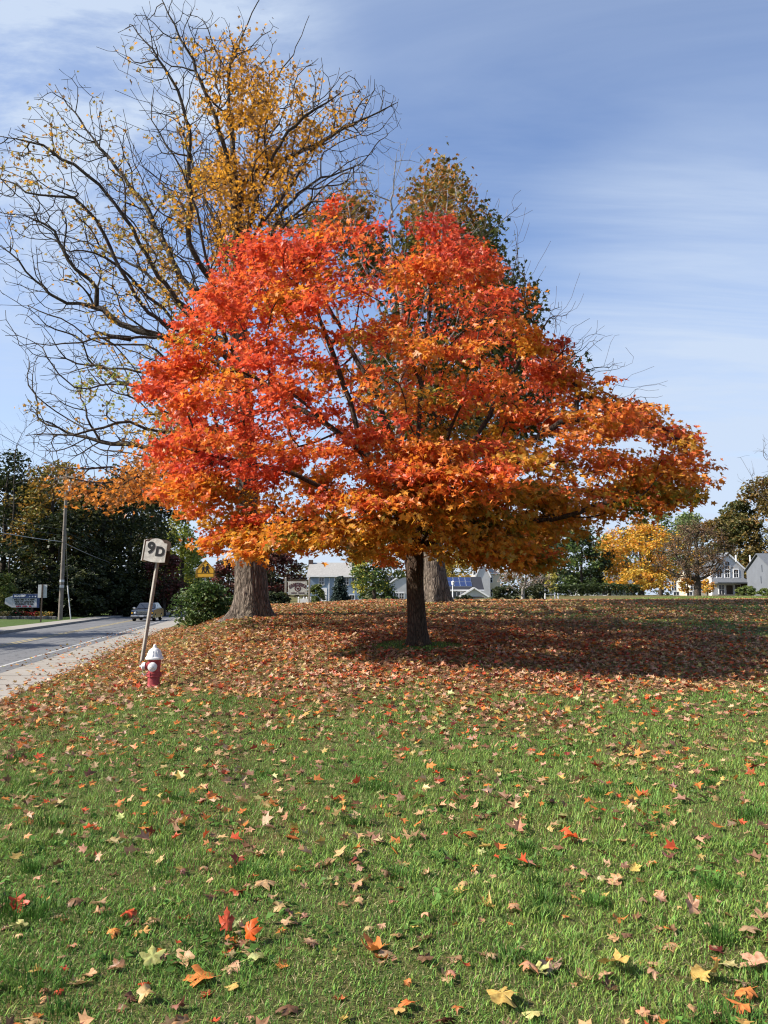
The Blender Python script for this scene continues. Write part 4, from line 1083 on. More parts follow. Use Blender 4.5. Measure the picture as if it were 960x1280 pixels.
# ------------------------------------------------------------------ things across the road
def reader_sign():
    D = 66.; p = stand(30, D); root = thing('lawn_reader_sign', p, 'white letter board lawn sign with navy header and stars beyond the road', 'sign', None, R(4))
    x0 = at(30, 743, D)[0]
    def q(px, py): a = at(px, py, D); return (a[0] - x0, a[2] - p[2])
    (xl, zt), (xr, zb) = q(17, 742.5), q(46, 759.5); w = xr - xl; cx = (xl + xr) / 2; h = zt - zb
    b = G(); b.bbox((cx, 0, (zt + zb) / 2), (w, .22, h), .02); bd = b.build('board', M['shaded_white'], root)
    b = G(); b.prism([(xl - .62, zb + h * .28), (xl - .008, zb + .01), (xl - .008, zt - h * .12), (xl - .62, zb + h * .68)], .20, 'xz'); b.build('side_panel', M['shaded_white'], root)
    b = G(); b.box((cx, -.125, zt - h * .16), (w * .99, .02, h * .31)); hd = b.build('header', M['navy'], root)
    b = G(); b.box((xr + .065, 0, (zt + zb) / 2), (.12, .26, h * 1.04)); b.build('frame', M['navy'], root)
    for k in range(3):
        s = G(); sx, sz = cx + w * (.20 + .115 * k), zt - h * .19
        s.prism([((.085 if i % 2 == 0 else .036) * math.sin(i * math.pi / 5) + sx, (.085 if i % 2 == 0 else .036) * math.cos(i * math.pi / 5) + sz) for i in range(10)], .012, 'xz', (0, -.142, 0)); s.build('star', M['trim_white'], hd)
    t = G(); t.text('ACADEMY', .26, (cx - w * .20, -.140, zt - h * .15), None, .006, .008, width=w * .48); t.build('header_lettering', M['trim_white'], hd)
    t = G()
    for i, s_ in enumerate(('WELCOME TO A NEW', 'YEAR OF LEARNING', 'THURSDAY 10 AM')): t.text(s_, .19, (cx - w * .02, -.118, zt - h * (.42 + .16 * i)), None, .005, .010, width=w * (.86 - .06 * i))
    t.build('message_lettering', M['black'], bd)
    t = G(); g2 = np.random.default_rng(9)
    for i in range(12):
        if i % 5 != 4: t.box((cx - w * .32 + i * w * .052, -.118, zt - h * .90), (w * .036, .01, h * .10)); t.box((cx - w * .32 + i * w * .052 + .03 * g2.normal(), -.1235, zt - h * .90), (w * .01, .004, h * .14))
    t.build('red_lettering', M['letter_red'], bd)
    
    for s_ in (-.3, .3): b = G(); b.box((cx + w * s_, 0, zb / 2 - .1), (.14, .14, zb + .2)); b.build('post', M['wood_dark'], root)
    # flower bed at its foot
    g = np.random.default_rng(5)
    bed = thing('flower_bed', stand(34, D - .6), 'low stone edged bed of red and yellow flowers under the lawn sign', 'flower bed', None, R(4)); bl = np.array(bed.location)
    b = G()
    for i in range(16): b.bbox((-2.4 + i * .33, -.55 + .05 * g.normal(), .10), (.32, .28, .30 + .05 * g.random()), .04)
    b.build('stone_edging', M['stone'], bed)
    for nm, lab, cols, x0_, x1_, n in (('red_flowers', None, [(.30, .02, .02), (.05, .09, .02)], -.6, 1.2, 420), ('yellow_flowers', None, [(.45, .27, .05), (.07, .10, .02)], .8, 2.1, 330), ('dry_grass', None, [(.32, .25, .10), (.16, .14, .05)], -2.9, -1.2, 420), ('evergreen_shrub', None, [(.02, .04, .012), (.03, .05, .02)], -1.4, -.3, 400)):
        C = np.stack([g.uniform(x0_, x1_, n), g.normal(0, .22, n), .12 + .45 * g.random(n) ** .8], 1)
        cc = shade_cols(cols, [.6, .4], n, g); V, Fq, cv = leaves(C, g.uniform(.10, .2, n), cc, 'oval', .9, -.6, None, .3, g); mesh_np(nm, V, Fq, M['leaf'], bed, cv)
reader_sign()

def back_sign():
    D = 57.; p = stand(52.5, D); root = thing('street_sign', p, 'blank back of a rectangular aluminium sign on a dark post across the road', 'road sign')
    zc = at(52.5, 739, D)[2] - p[2]
    b = G(); b.prism([(-.33, -.48), (.33, -.48), (.33, .48), (-.33, .48)], .012, 'xz', (0, .05, zc)); b.build('panel', M['alu'], root)
    b = G(); b.box((0, 0, (zc + .5) / 2 - .2), (.09, .06, zc + .9)); b.build('post', M['wood_dark'], root)
back_sign()

POLES = []
def pole(px, D, top_py, r, arms, label, group='wooden utility poles along the road', trans=False):
    p = stand(px, D); zt = at(px, top_py, D)[2] - p[2]
    root = thing('utility_pole', p, label, 'utility pole', group)
    b = G(); b.cyl((0, 0, -.3), (.05, 0, zt), r, r * .62, 12); b.build('shaft', M['pole_wood'], root, True)
    for z, half in arms:
        a = G(); a.box((.05, -r * .9, zt - z), (half * 2, .11, .13), rotz(R(-14))); arm = a.build('crossarm', M['pole_wood'], root)
        i = G()
        for s in (-.9, -.45, .45, .9):
            q = rotz(R(-14)) @ np.array([half * s, 0, 0]); o = (q[0] + .05, q[1] - r * .9, zt - z + .07)
            i.lathe([(.02, 0), (.05, .04), (.03, .07), (.055, .10), (.03, .15), (.01, .17)], 8, o)
        i.build('insulator', M['white_worn'], arm)
    if trans:
        a = G(); a.lathe([(.05, -.42), (.15, -.4), (.16, .28), (.12, .34), (.03, .4)], 14, (.36, -.1, zt - 1.35)); a.build('transformer', M['alu'], root, True)
        b = G()
        for z in (3.1, 2.65): b.lathe([(r * .98, 0), (r * 1.02, .02), (r * 1.0, .22)], 12, (0.015, 0, z))
        b.build('marker_band', M['alu'], root)
    POLES.append((p, zt)); return root
pole(76.5, 64.5, 589, .185, [(.55, 1.25), (1.0, .8)], 'tall wooden utility pole with crossarms nearest the road edge', trans=True)
pole(203, 125, 657, .19, [(.3, 1.5)], 'wooden utility pole partly hidden behind the 9D sign')
pole(239.5, 168, 681, .24, [], 'pale bare pole left of the yellow crossing sign')
pole(271, 205, 695, .26, [(.3, 1.9)], 'distant pole with crossarm right of the yellow crossing sign')

def wire(name, A, B, sag, r, label):
    A = np.array(A, float); B = np.array(B, float); pts = []
    for t in np.linspace(0, 1, 22): q = A + (B - A) * t; q[2] -= sag * 4 * t * (1 - t); pts.append(q)
    o = A.copy(); P = np.array(pts) - o
    V, Fq = sweep([(P, np.full(len(P), r))]); ob = mesh_np(name, V, Fq, M['black'] if r < .03 else M['steel'], None, smooth=True, loc=o); tag(ob, label, 'power line', 'overhead lines between the poles'); return ob
p1, z1 = POLES[0]; p2, z2 = POLES[1]
pz = np.array([-17.5, 3, -.05])
for k, (h1, off, lab) in enumerate([(6.5, -.12, 'lowest and thickest pole line'), (7.0, .1, 'second lowest pole line'), (7.5, -.1, 'third pole line up'), (z1 - .42, -1.1, 'topmost left pole line'), (z1 - .42, 1.1, 'topmost right pole line')]):
    rr = .030 if k == 0 else .016
    wire('overhead_line', p1 + np.array([off, -.1, h1]), p2 + np.array([off, -.1, h1 if k < 3 else z2 - .2]), .9, rr, lab + ' running on from the tall pole to the far pole')
    wire('overhead_line', p1 + np.array([off, -.1, h1]), pz + np.array([off, 0, h1 + .2]), .8, rr, lab + ' running left out of the picture from the tall pole')
wire('overhead_line', POLES[2][0] + np.array([0, 0, POLES[2][1] - .5]), POLES[3][0] + np.array([0, 0, POLES[3][1] - .4]), .5, .03, 'far line between the two pale distant poles')
gp = stand(90, 66.); root = thing('guy_guard', gp, 'thin pale guy wire guard leaning beside the tall utility pole', 'guy wire')
b = G(); tp_ = np.array([-.42, 0, at(84, 732, 66.)[2] - gp[2]]); b.cyl((0, 0, -.1), tp_, .05, n=8); b.build('guard_tube', M['white_worn'], root, True)
b = G(); b.cyl(tp_, np.array(p1) + np.array([.1, 0, 8.6]) - gp, .012, n=4); b.build('guy_cable', M['steel'], root)

# ------------------------------------------------------------------ car coming down the road
def car():
    D = 65.; x = at(185.5, 743, D)[0]; p = np.array([x, D - 1.5, float(zr(D)) + .002]); root = thing('parked_car', p, 'dark car with round headlights and chrome bumper on the far lane', 'car', None, R(6))
    root.name = 'dark_car'
    b = G()
    side = [(0, .34), (0, .62), (.05, .80), (.20, .90), (1.35, 1.00), (1.42, 1.00), (3.95, 1.02), (4.45, .98), (4.62, .86), (4.66, .40), (4.45, .30), (3.95, .30), (.85, .28), (.15, .28)]
    W = [.90] * len(side); n = len(side)
    V = []; 
    for sx, k in ((-1, .93), (-1, 1), (1, 1), (1, .93)):
        for (yy, zz) in side: V.append((sx * (.90 if k == 1 else .84), yy + (0 if k == 1 else (.03 if yy < 2 else -.03)), zz + (-.0 if k == 1 else (.035 if zz > .6 else -.03))))
    # order: inner-left, left, right, inner-right skins make rounded shoulders
    A = [V[i * n:(i + 1) * n] for i in range(4)]; order = [A[1], A[0], A[3], A[2]]
    VV = [v for r in order for v in r]; Fs = []
    for r in range(3): Fs += [[r * n + i, r * n + (i + 1) % n, (r + 1) * n + (i + 1) % n, (r + 1) * n + i] for i in range(n)]
    Fs += [list(range(n)), list(range(4 * n - 1, 3 * n - 1, -1))]
    b.add(VV, Fs); body = b.build('body', M['carpaint'], root, True)
    c = G(); cab = [(1.30, 1.0, .80), (1.95, 1.47, .62), (2.3, 1.52, .62), (3.4, 1.51, .62), (3.75, 1.46, .62), (4.35, 1.02, .80)]
    V = [(-w, y_, z_) for y_, z_, w in cab] + [(w, y_, z_) for y_, z_, w in cab]; m = 6
    Fs = [[i, i + 1, m + i + 1, m + i] for i in range(m - 1)] + [list(range(m)), list(range(2 * m - 1, m - 1, -1))]
    c.add(V, Fs); c.build('cabin', M['carpaint'], root, True)
    w = G(); w.add([(-.70, 1.375, 1.06), (.70, 1.375, 1.06), (.56, 1.885, 1.43), (-.56, 1.885, 1.43)], [[0, 1, 2, 3]]); w.V = [(x_, y_ - .022, z_ + .012) for x_, y_, z_ in w.V]; w.build('windscreen', M['glass'], root)
    for sx in (-1, 1):
        for nm, ys in (('front_window', (1.62, 1.98, 2.55, 2.55)), ('rear_window', (2.66, 2.66, 3.62, 4.0))):
            w = G(); q = [(ys[0], 1.07, .785), (ys[1], 1.43, .655), (ys[2], 1.44, .65), (ys[3], 1.07, .785)] if nm == 'front_window' else [(ys[0], 1.07, .785), (ys[1], 1.44, .65), (ys[2], 1.43, .655), (ys[3], 1.07, .785)]
            w.add([(sx * (h + .012), y_, z_) for y_, z_, h in q], [[0, 1, 2, 3]]); w.build('side_window', M['glass'], root)
        for k in (0, 1):
            h = G(); h.lathe([(.105, 0), (.10, .02), (.06, .035), (.01, .04)], 16, (sx * (.56 + .19 * k * .0) , -.01, .70), 'y', None); 
            if k == 0:
                h.V = [(x_, -y_ + -.02, z_) for x_, y_, z_ in h.V]; h.build('headlight', M['lamp'], root, True)
        mi = G(); mi.bbox((sx * .99, 1.55, 1.08), (.20, .12, .14), .03); mi.build('wing_mirror', M['chrome'], root)
        fl = G(); fl.bbox((sx * .79, -.012, .70), (.14, .05, .13), .02); fl.build('turn_signal', M['sign_yellow'], root)
        for y_ in (.88, 3.62):
            tr = G(); tr.lathe([(.20, -.11), (.31, -.11), (.335, -.08), (.335, .08), (.31, .11), (.20, .11)], 24, (sx * .80, y_, .335), 'x'); wh = tr.build('wheel', M['rubber'], root, True)
            rm = G(); rm.lathe([(.21, -.10), (.21, .10), (.14, .118), (.06, .125), (.01, .125)] if sx > 0 else [(.01, -.125), (.06, -.125), (.14, -.118), (.21, -.10), (.21, .10)], 20, (sx * .80, y_, .335), 'x'); rm.build('rim', M['chrome'], wh, True)
    gr = G(); gr.box((0, -.02, .70), (.80, .05, .26))
    gr.build('grille', M['black'], root)
    gb = G()
    for k in range(6): gb.box((0, -.05, .60 + k * .042), (.80, .02, .012))
    gb.box((0, -.05, .845), (.86, .03, .03)); gb.build('grille_bars', M['chrome'], root)
    bp = G(); bp.bbox((0, -.10, .46), (1.78, .18, .15), .04); bp.build('front_bumper', M['chrome'], root, True)
    bp = G(); bp.bbox((0, 4.72, .48), (1.74, .16, .16), .04); bp.build('rear_bumper', M['chrome'], root, True)
    pl = G(); pl.box((0, -.205, .46), (.32, .012, .11)); pl.build('number_plate', M['white_worn'], root)
car()

# ------------------------------------------------------------------ signboard and white fence on the crest
def notice_board():
    D = 41.; p = stand(373, D); root = thing('notice_board', p, 'cream wooden sign with arched maroon lettering and round crest between two posts', 'sign'); x0 = p[0]
    def q(px, py): a = at(px, py, D); return a[0] - x0, a[2] - p[2]
    (xl, zt), (xr, zb) = q(360.3, 727), q(384, 743.5); w = xr - xl; h = zt - zb; cx = (xl + xr) / 2; cz = (zt + zb) / 2
    b = G(); b.bbox((cx, 0, cz), (w, .06, h), .01); bd = b.build('board', M['board_cream'], root)
    for px_ in (357.3, 386.8):
        x_, zt_ = q(px_, 723.5); b = G(); b.bbox((x_, .02, zt_ / 2 - .15), (.10, .10, zt_ + .3), .01); b.lathe([(.05, 0), (.065, .03), (.02, .09)], 8, (x_, .02, zt_)); b.build('post', M['wood_grey'], root)
    b = G(); _, zr_ = q(372, 725.2); b.box((cx, .02, zr_), (w + .14, .06, .07)); b.box((cx, .02, zb - .07), (w + .14, .06, .06)); b.build('rail', M['wood_dark'], root)
    hk = G(); hk.cyl((cx - w * .4, 0, zt), (cx - w * .4, .02, zr_), .012, n=5); hk.cyl((cx + w * .4, 0, zt), (cx + w * .4, .02, zr_), .012, n=5); hk.build('hanger', M['steel'], root)
    t = G(); g = np.random.default_rng(6)
    def glyphs(x_, z_, hh, ww, rot, rows):                              # lettering too small to read in the photo
        for sx, sz, a, b_ in rows: t.box(np.array([x_, -.034, z_]) + rot @ np.array([sx * ww, 0, sz * hh]), (a * ww, .008, b_ * hh), rot)
    kinds = [[(-.35, 0, .26, 1), (.35, 0, .26, 1), (0, .05, .6, .22)], [(-.3, 0, .28, 1), (.1, .38, .8, .22), (.1, 0, .6, .2), (.1, -.38, .8, .22)], [(-.3, 0, .28, 1), (.32, 0, .28, .8), (0, .4, .6, .2), (0, -.4, .6, .2)], [(0, 0, .3, 1), (0, .38, .95, .24)]]
    for i in range(9):
        a = (i - 4) / 4.; glyphs(cx + a * w * .41, cz + h * .30 - a * a * h * .20, .17, .105, roty(a * .42), kinds[g.integers(4)])
    t.build('arched_lettering', M['maroon'], bd)
    t = G()
    for i in range(13):
        if i != 6: glyphs(cx + (i - 6) * w * .055, cz - h * .36, .065, .04, np.eye(3), kinds[g.integers(4)])
    t.build('lower_lettering', M['maroon'], bd)
    c = G()
    rr = np.linspace(0, 2 * math.pi, 25)[:-1]; R0, R1 = .165, .115; zc_ = cz - h * .02
    V = [(cx + r * math.cos(a), y_, zc_ + r * math.sin(a)) for y_ in (-.036, -.031) for r in (R1, R0) for a in rr]; n = 24
    Fs = [[i, (i + 1) % n, n + (i + 1) % n, n + i] for i in range(n)] + [[n + i, n + (i + 1) % n, 3 * n + (i + 1) % n, 3 * n + i] for i in range(n)]
    c.add(V, Fs); c.prism([(cx - .07, zc_ + .05), (cx + .07, zc_ + .05), (cx + .06, zc_ - .03), (cx, zc_ - .08), (cx - .06, zc_ - .03)], .006, 'xz', (0, -.034, 0)); c.build('crest', M['maroon'], bd)
notice_board()

def picket():
    D = 43.; p = stand(380, D); root = thing('picket_fence', p, 'short bright white picket fence panel below the cream wooden sign', 'fence'); x0 = p[0]
    def q(px, py): a = at(px, py, D); return a[0] - x0, a[2] - p[2]
    b = G(); (xa, zt) = q(374.7, 751); (xb, _) = q(387, 751); zt = max(zt, .34)
    n = 9
    for i in range(n):
        x_ = xa + (xb - xa) * (i + .5) / n; w = (xb - xa) / n * .86; b.prism([(x_ - w / 2, -.1), (x_ + w / 2, -.1), (x_ + w / 2, zt - .04), (x_, zt), (x_ - w / 2, zt - .04)], .02)
    b.box(((xa + xb) / 2, .03, zt * .75), (xb - xa, .03, .05)); b.box(((xa + xb) / 2, .03, zt * .3), (xb - xa, .03, .05)); b.build('picket_panel', M['trim_white'], root)
    for px_, top in ((373, 751), (379.5, 746), (383, 747.5), (388, 750)):
        x_, z_ = q(px_, top); z_ = max(z_, zt + .02); b = G(); b.bbox((x_, .07, z_ / 2 - .1), (.075, .07, z_ + .2), .01); b.lathe([(.045, 0), (.05, .02), (.015, .06)], 8, (x_, .07, z_)); b.build('post', M['trim_white'], root)
picket()

# ------------------------------------------------------------------ houses
def window(root, x, z, w, h, y, frame='trim_white', mull=True, shutter=None):
    f = G(); t = .09
    for cx, cz, ww, hh in ((x - w / 2, z, t, h + t), (x + w / 2, z, t, h + t), (x, z + h / 2, w - t, t), (x, z - h / 2, w + .12, t * 1.1)): f.box((cx, y - .04, cz), (ww, .08, hh))
    if mull: f.box((x, y - .03, z), (w - t, .05, .05)); f.box((x, y - .031, z), (.04, .045, h - t))
    o = f.build('window', M[frame], root); g = G(); g.box((x, y - .008, z), (w - t, .012, h - t)); g.build('pane', M['glass'], o)
    if shutter:
        s = G(); s.box((x - w / 2 - .25, y - .02, z), (.34, .04, h + .1)); s.box((x + w / 2 + .25, y - .02, z), (.34, .04, h + .1)); s.build('shutter', M[shutter], o)
def gable_x(root, x0, x1, y0, y1, ze, zr_, wall, roof, ov=.35, zb=-.5):
    """ridge along x; front face at y0"""
    ym = (y0 + y1) / 2; b = G(); b.add([(x0, y0, zb), (x0, y1, zb), (x0, y1, ze), (x0, ym, zr_ - .05), (x0, y0, ze), (x1, y0, zb), (x1, y1, zb), (x1, y1, ze), (x1, ym, zr_ - .05), (x1, y0, ze)], [[0, 1, 2, 3, 4], [9, 8, 7, 6, 5], [0, 4, 9, 5], [1, 6, 7, 2], [0, 5, 6, 1]]); b.build('wall', M[wall], root)
    s = (zr_ - ze) / (ym - y0); r = G(); e0 = ze - s * ov; t = .14
    for ya, yb in ((y0 - ov, ym), (y1 + ov, ym)):
        V = [(x0 - ov, ya, e0), (x1 + ov, ya, e0), (x1 + ov, yb, zr_), (x0 - ov, yb, zr_)]; V += [(a, b_, c + t) for a, b_, c in V]
        r.add(V, [[0, 1, 2, 3], [7, 6, 5, 4], [0, 4, 5, 1], [3, 2, 6, 7], [0, 3, 7, 4], [1, 5, 6, 2]])
    ro = r.build('roof', M[roof], root); f = G(); f.box(((x0 + x1) / 2, y0 - ov - .025, e0 + .03), (x1 - x0 + 2 * ov, .04, .2)); f.build('fascia', M['trim_white'], ro); return ro
def gable_y(root, x0, x1, y0, y1, ze, zr_, wall, roof, ov=.35, zb=-.5):
    """ridge along y; the gable faces front"""
    xm = (x0 + x1) / 2; b = G(); b.add([(x0, y0, zb), (x1, y0, zb), (x1, y0, ze), (xm, y0, zr_ - .05), (x0, y0, ze), (x0, y1, zb), (x1, y1, zb), (x1, y1, ze), (xm, y1, zr_ - .05), (x0, y1, ze)], [[0, 1, 2, 3, 4], [9, 8, 7, 6, 5], [0, 4, 9, 5], [1, 6, 7, 2], [0, 5, 6, 1]]); b.build('wall', M[wall], root)
    s = (zr_ - ze) / (xm - x0); r = G(); e0 = ze - s * ov; t = .14
    for xa in (x0 - ov, x1 + ov):
        V = [(xa, y0 - ov, e0), (xm, y0 - ov, zr_), (xm, y1 + ov, zr_), (xa, y1 + ov, e0)]; V += [(a, b_, c + t) for a, b_, c in V]
        r.add(V, [[0, 1, 2, 3], [7, 6, 5, 4], [0, 4, 5, 1], [3, 2, 6, 7], [0, 3, 7, 4], [1, 5, 6, 2]])
    ro = r.build('roof', M[roof], root); f = G()
    for xa in (x0 - ov, x1 + ov):
        q = np.array([xm - xa, 0, zr_ - e0]); L = np.linalg.norm(q); f.box(((xa + xm) / 2, y0 - ov - .025, (e0 + zr_) / 2 + .03), (L, .04, .22), roty(-math.atan2(q[2], q[0])))
    f.build('barge_board', M['trim_white'], ro); return ro

def house_root(px, D, name, label): p = stand(px, D); r = thing(name, p, label, 'house'); return r, p, (lambda a, b: (at(a, b, D)[0] - p[0], at(a, b, D)[2] - p[2]))
def blue_house():
    root, p, q = house_root(415, 118., 'blue_house', 'two storey pale blue house with a light grey roof behind the crest')
    x0, ze = q(386, 719.5); x1, _ = q(452, 719); _, zr_ = q(400, 703)
    ro = gable_x(root, x0, x1, 0, 8.5, ze, zr_, 'blue_siding', 'roof_grey', .3)
    for px_ in (402, 421.5, 433, 443): x_, z_ = q(px_, 726.5); window(root, x_, z_, .78, 1.15, 0)
    for px_ in (404, 421.5, 440): x_, z_ = q(px_, 749); window(root, x_, z_, .85, 1.3, 0)
    b = G(); x_, _ = q(417, 0); b.cyl((x_, -.06, -.3), (x_, -.06, ze), .05, n=8); b.build('downpipe', M['trim_white'], root)
    b = G(); x_, z_ = q(385.5, 700); b.bbox((x_, 4.0, z_ - .9), (.7, .7, 2.2), .03); b.build('chimney', M['brick'], ro)
    b = G(); x_, _ = q(411, 0); b.box((x_, -.03, .9), (.95, .06, 2.1)); b.build('door', M['trim_white'], root)
blue_house()
def solar_house():
    D = 122.; root, p, q = house_root(540, D, 'white_solar_house', 'low white house with blue solar panels on its dark roof')
    x0, ze = q(484, 727); x1, _ = q(603, 736); _, ze = q(560, 737); _, zr_ = q(560, 721.5)
    ro = gable_x(root, x0, x1, 0, 7.5, ze, zr_, 'white_siding', 'roof_dark', .25)
    xa, _ = q(554, 0); xb, _ = q(582, 0); ym = 3.75; s = (zr_ - ze) / ym
    for r_ in range(2):
        for c_ in range(4):
            w = (xb - xa) / 4; x_ = xa + w * (c_ + .5); yy = .55 + r_ * 1.42; a = math.atan(s); L = 1.42 / math.cos(a) * .96
            yc = yy + .7; z_ = ze + s * yc + .14 / math.cos(a) + .05
            b = G(); b.box((x_, yc, z_ + .0), (w * .96, L, .05), rotx(a)); pn = b.build('solar_panel', M['solar_line'], ro)
            b = G(); b.box((x_, yc - .03 * s, z_ + .032), (w * .88, L * .94, .014), rotx(a)); b.build('cells', M['solar'], pn)
    for px_ in (495, 501.6): x_, z_ = q(px_, 744.5); window(root, x_, z_, .75, .95, 0, mull=False)
    for px_ in (562.5, 568.5, 573): x_, z_ = q(px_, 744); window(root, x_, z_, .62, 1.2, 0, mull=False)
    wx0, wz = q(484, 730); wx1, _ = q(518, 730); _, wr = q(500, 716)
    gable_y(root, wx0 - .8, wx1 + 1.6, -.9, 5.0, q(0, 735)[1], q(0, 717)[1], 'white_siding', 'roof_dark', .2)
    for px_ in (495.2, 501.8): x_, z_ = q(px_, 745); window(root, x_, z_, .78, .95, -.9)
    gx0, gz = q(575, 746); gx1, _ = q(607, 744); _, gr_ = q(594, 736)
    gable_y(root, gx0, gx1, -1.8, 2.6, q(0, 745)[1], gr_ + .1, 'white_siding', 'roof_grey', .25)
    b = G(); xm = (gx0 + gx1) / 2; zt = q(0, 747)[1]
    for k in range(4): b.box((xm, -1.83, zt - .28 - k * .5), (2.6, .05, .46))
    b.build('garage_door', M['grey_siding'], root)
    b = G(); b.box((xm, -1.84, zt + .08), (3.0, .07, .16)); b.build('garage_lintel', M['wood_dark'], root)
    lp = stand(566, 100.); lr = thing('lamp_post', lp, 'slim white lamp post in front of the solar panel roof', 'lamp post'); b = G(); zt = at(566, 727, 100.)[2] - lp[2]
    b.cyl((0, 0, -.2), (0, 0, zt - .5), .09, .06, 10); b.build('post', M['trim_white'], lr); b = G(); b.lathe([(.05, 0), (.16, .06), (.2, .42), (.24, .45), (.03, .62)], 10, (0.03, 0, zt - .5)); b.build('lantern', M['white_worn'], lr)
solar_house()
def cream_house():
    D = 138.; root, p, q = house_root(600, D, 'cream_house', 'tall cream house with a steep white gable partly behind the solar roof')
    x0, ze = q(598, 712); x1, _ = q(625, 712); gable_x(root, x0, x1, 0, 7, q(0, 716)[1], q(0, 700)[1], 'cream_siding', 'roof_grey', .25)
    a0, _ = q(584.5, 0); a1, _ = q(601, 0); gable_y(root, a0, a1, -1.2, 6, q(0, 720)[1], q(0, 701)[1], 'white_siding', 'roof_grey', .15)
    for px_ in (606, 613): x_, z_ = q(px_, 724); window(root, x_, z_, .8, 1.3, 0); x_, z_ = q(px_, 741); window(root, x_, z_, .8, 1.3, 0)
    x_, z_ = q(593, 715); window(root, x_, z_, .7, 1.1, -1.2)
cream_house()
def porch_house():
    D = 122.; root, p, q = house_root(900, D, 'white_porch_house', 'white house with a pointed gable and columned porch at the right')
    x0, ze = q(889, 712); x1, _ = q(929.5, 712); _, zr_ = q(909, 691.5)
    gable_y(root, x0, x1, 0, 9, q(0, 711)[1], zr_, 'white_siding', 'roof_slate', .3)
    x_, z_ = q(909, 706.5); window(root, x_, z_, .8, 1.2, 0); 
    for px_ in (899, 909, 920): x_, z_ = q(px_, 717); window(root, x_, z_, .8, 1.3, 0)
    for px_ in (902, 922): x_, z_ = q(px_, 737); window(root, x_, z_, .9, 1.6, 0)
    b = G(); x_, z_ = q(912, 738); b.box((x_, -.03, z_ - .3), (1.0, .06, 2.2)); b.build('door', M['wood_dark'], root)
    # porch
    px0, pz = q(891, 727); px1, _ = q(929, 727); b = G(); b.add([(px0 - .2, -2.2, pz - .1), (px1 + .2, -2.2, pz - .1), (px1 + .2, -.01, pz + .55), (px0 - .2, -.01, pz + .55), (px0 - .2, -2.2, pz - .3), (px1 + .2, -2.2, pz - .3), (px1 + .2, -.01, pz - .3), (px0 - .2, -.01, pz - .3)], [[0, 1, 2, 3], [7, 6, 5, 4], [0, 4, 5, 1], [3, 2, 6, 7], [0, 3, 7, 4], [1, 5, 6, 2]]); pr = b.build('porch_roof', M['roof_slate'], root)
    for px_ in (893, 900.5, 915, 927): x_, _ = q(px_, 0); b = G(); b.cyl((x_, -2.0, -.2), (x_, -2.0, pz - .3), .14, .11, 10); b.box((x_, -2.0, pz - .36), (.36, .36, .12)); b.build('porch_column', M['trim_white'], root, True)
    b = G(); b.box(((px0 + px1) / 2, -1.1, .05), (px1 - px0 + .4, 2.3, .5)); b.build('porch_floor', M['stone'], root)
    # wing to the left
    w0, _ = q(838, 0); w1, _ = q(889, 0); gable_x(root, w0, w1 - .01, 1.2, 8, q(0, 725)[1], q(0, 712)[1], 'cream_siding', 'roof_slate', .25)
    for px_ in (846, 858, 870, 882): x_, z_ = q(px_, 733); window(root, x_, z_, .85, 1.4, 1.2)
    for px_ in (849, 866): x_, z_ = q(px_, 744); window(root, x_, z_, .95, 1.1, 1.2)
    t = G(); a, _ = q(893.5, 0); t.box((a - .55, -.035, q(0, 738)[1]), (1.3, .07, 3.0)); t.build('corner_panel', M['brick'], root)
porch_house()
def grey_house():
    D = 112.; root, p, q = house_root(955, D, 'grey_house', 'grey sided building with a slate roof at the right edge')
    x0, _ = q(927, 0); x1, _ = q(1010, 0); ro = gable_x(root, x0, x1, 0, 8, q(0, 711)[1], q(0, 691)[1], 'grey_siding', 'roof_slate', .3)
    for px_ in (930, 948): x_, z_ = q(px_, 694); b = G(); b.cyl((x_, 2.6, z_ - .8), (x_, 2.6, z_ + .15), .12, n=8); b.build('roof_vent', M['trim_white'], ro)
    x_, z_ = q(975, 728); window(root, x_, z_, 1, 1.3, 0)
grey_house()
def green_house():
    D = 128.; root, p, q = house_root(735, D, 'pale_green_house', 'low pale green house half hidden behind dark trees and hedge')
    x0, _ = q(708, 0); x1, _ = q(768, 0); gable_x(root, x0, x1, 0, 8, q(0, 733)[1], q(0, 720)[1], 'pale_green_siding', 'roof_slate', .3)
    for px_ in (716, 728, 742, 756): x_, z_ = q(px_, 740); window(root, x_, z_, .9, 1.1, 0)
green_house()
# ------------------------------------------------------------------ plants and trees of the place
def tree_px(name, label, px, top, D, hwpx, pal, w, cat='tree', **kw):
    p = stand(px, D); zt = at(px, top, D)[2]; return bg_tree(name, label, cat, p, zt, hwpx * D / F, pal, w, **kw)
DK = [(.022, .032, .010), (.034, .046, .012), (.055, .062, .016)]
OL = [(.07, .08, .02), (.11, .105, .025), (.17, .12, .03)]
OG = [(.34, .17, .025), (.26, .18, .03), (.12, .12, .025)]
YG = [(.26, .30, .045), (.36, .34, .05), (.16, .22, .035)]
GR = [(.045, .075, .018), (.07, .11, .024), (.11, .15, .03)]
YO = [(.58, .33, .03), (.62, .25, .03), (.48, .33, .05)]
RB = [(.14, .035, .028), (.09, .04, .025), (.05, .05, .02)]
W3 = [.4, .4, .2]
gw = 'dark woodland trees beyond the road'
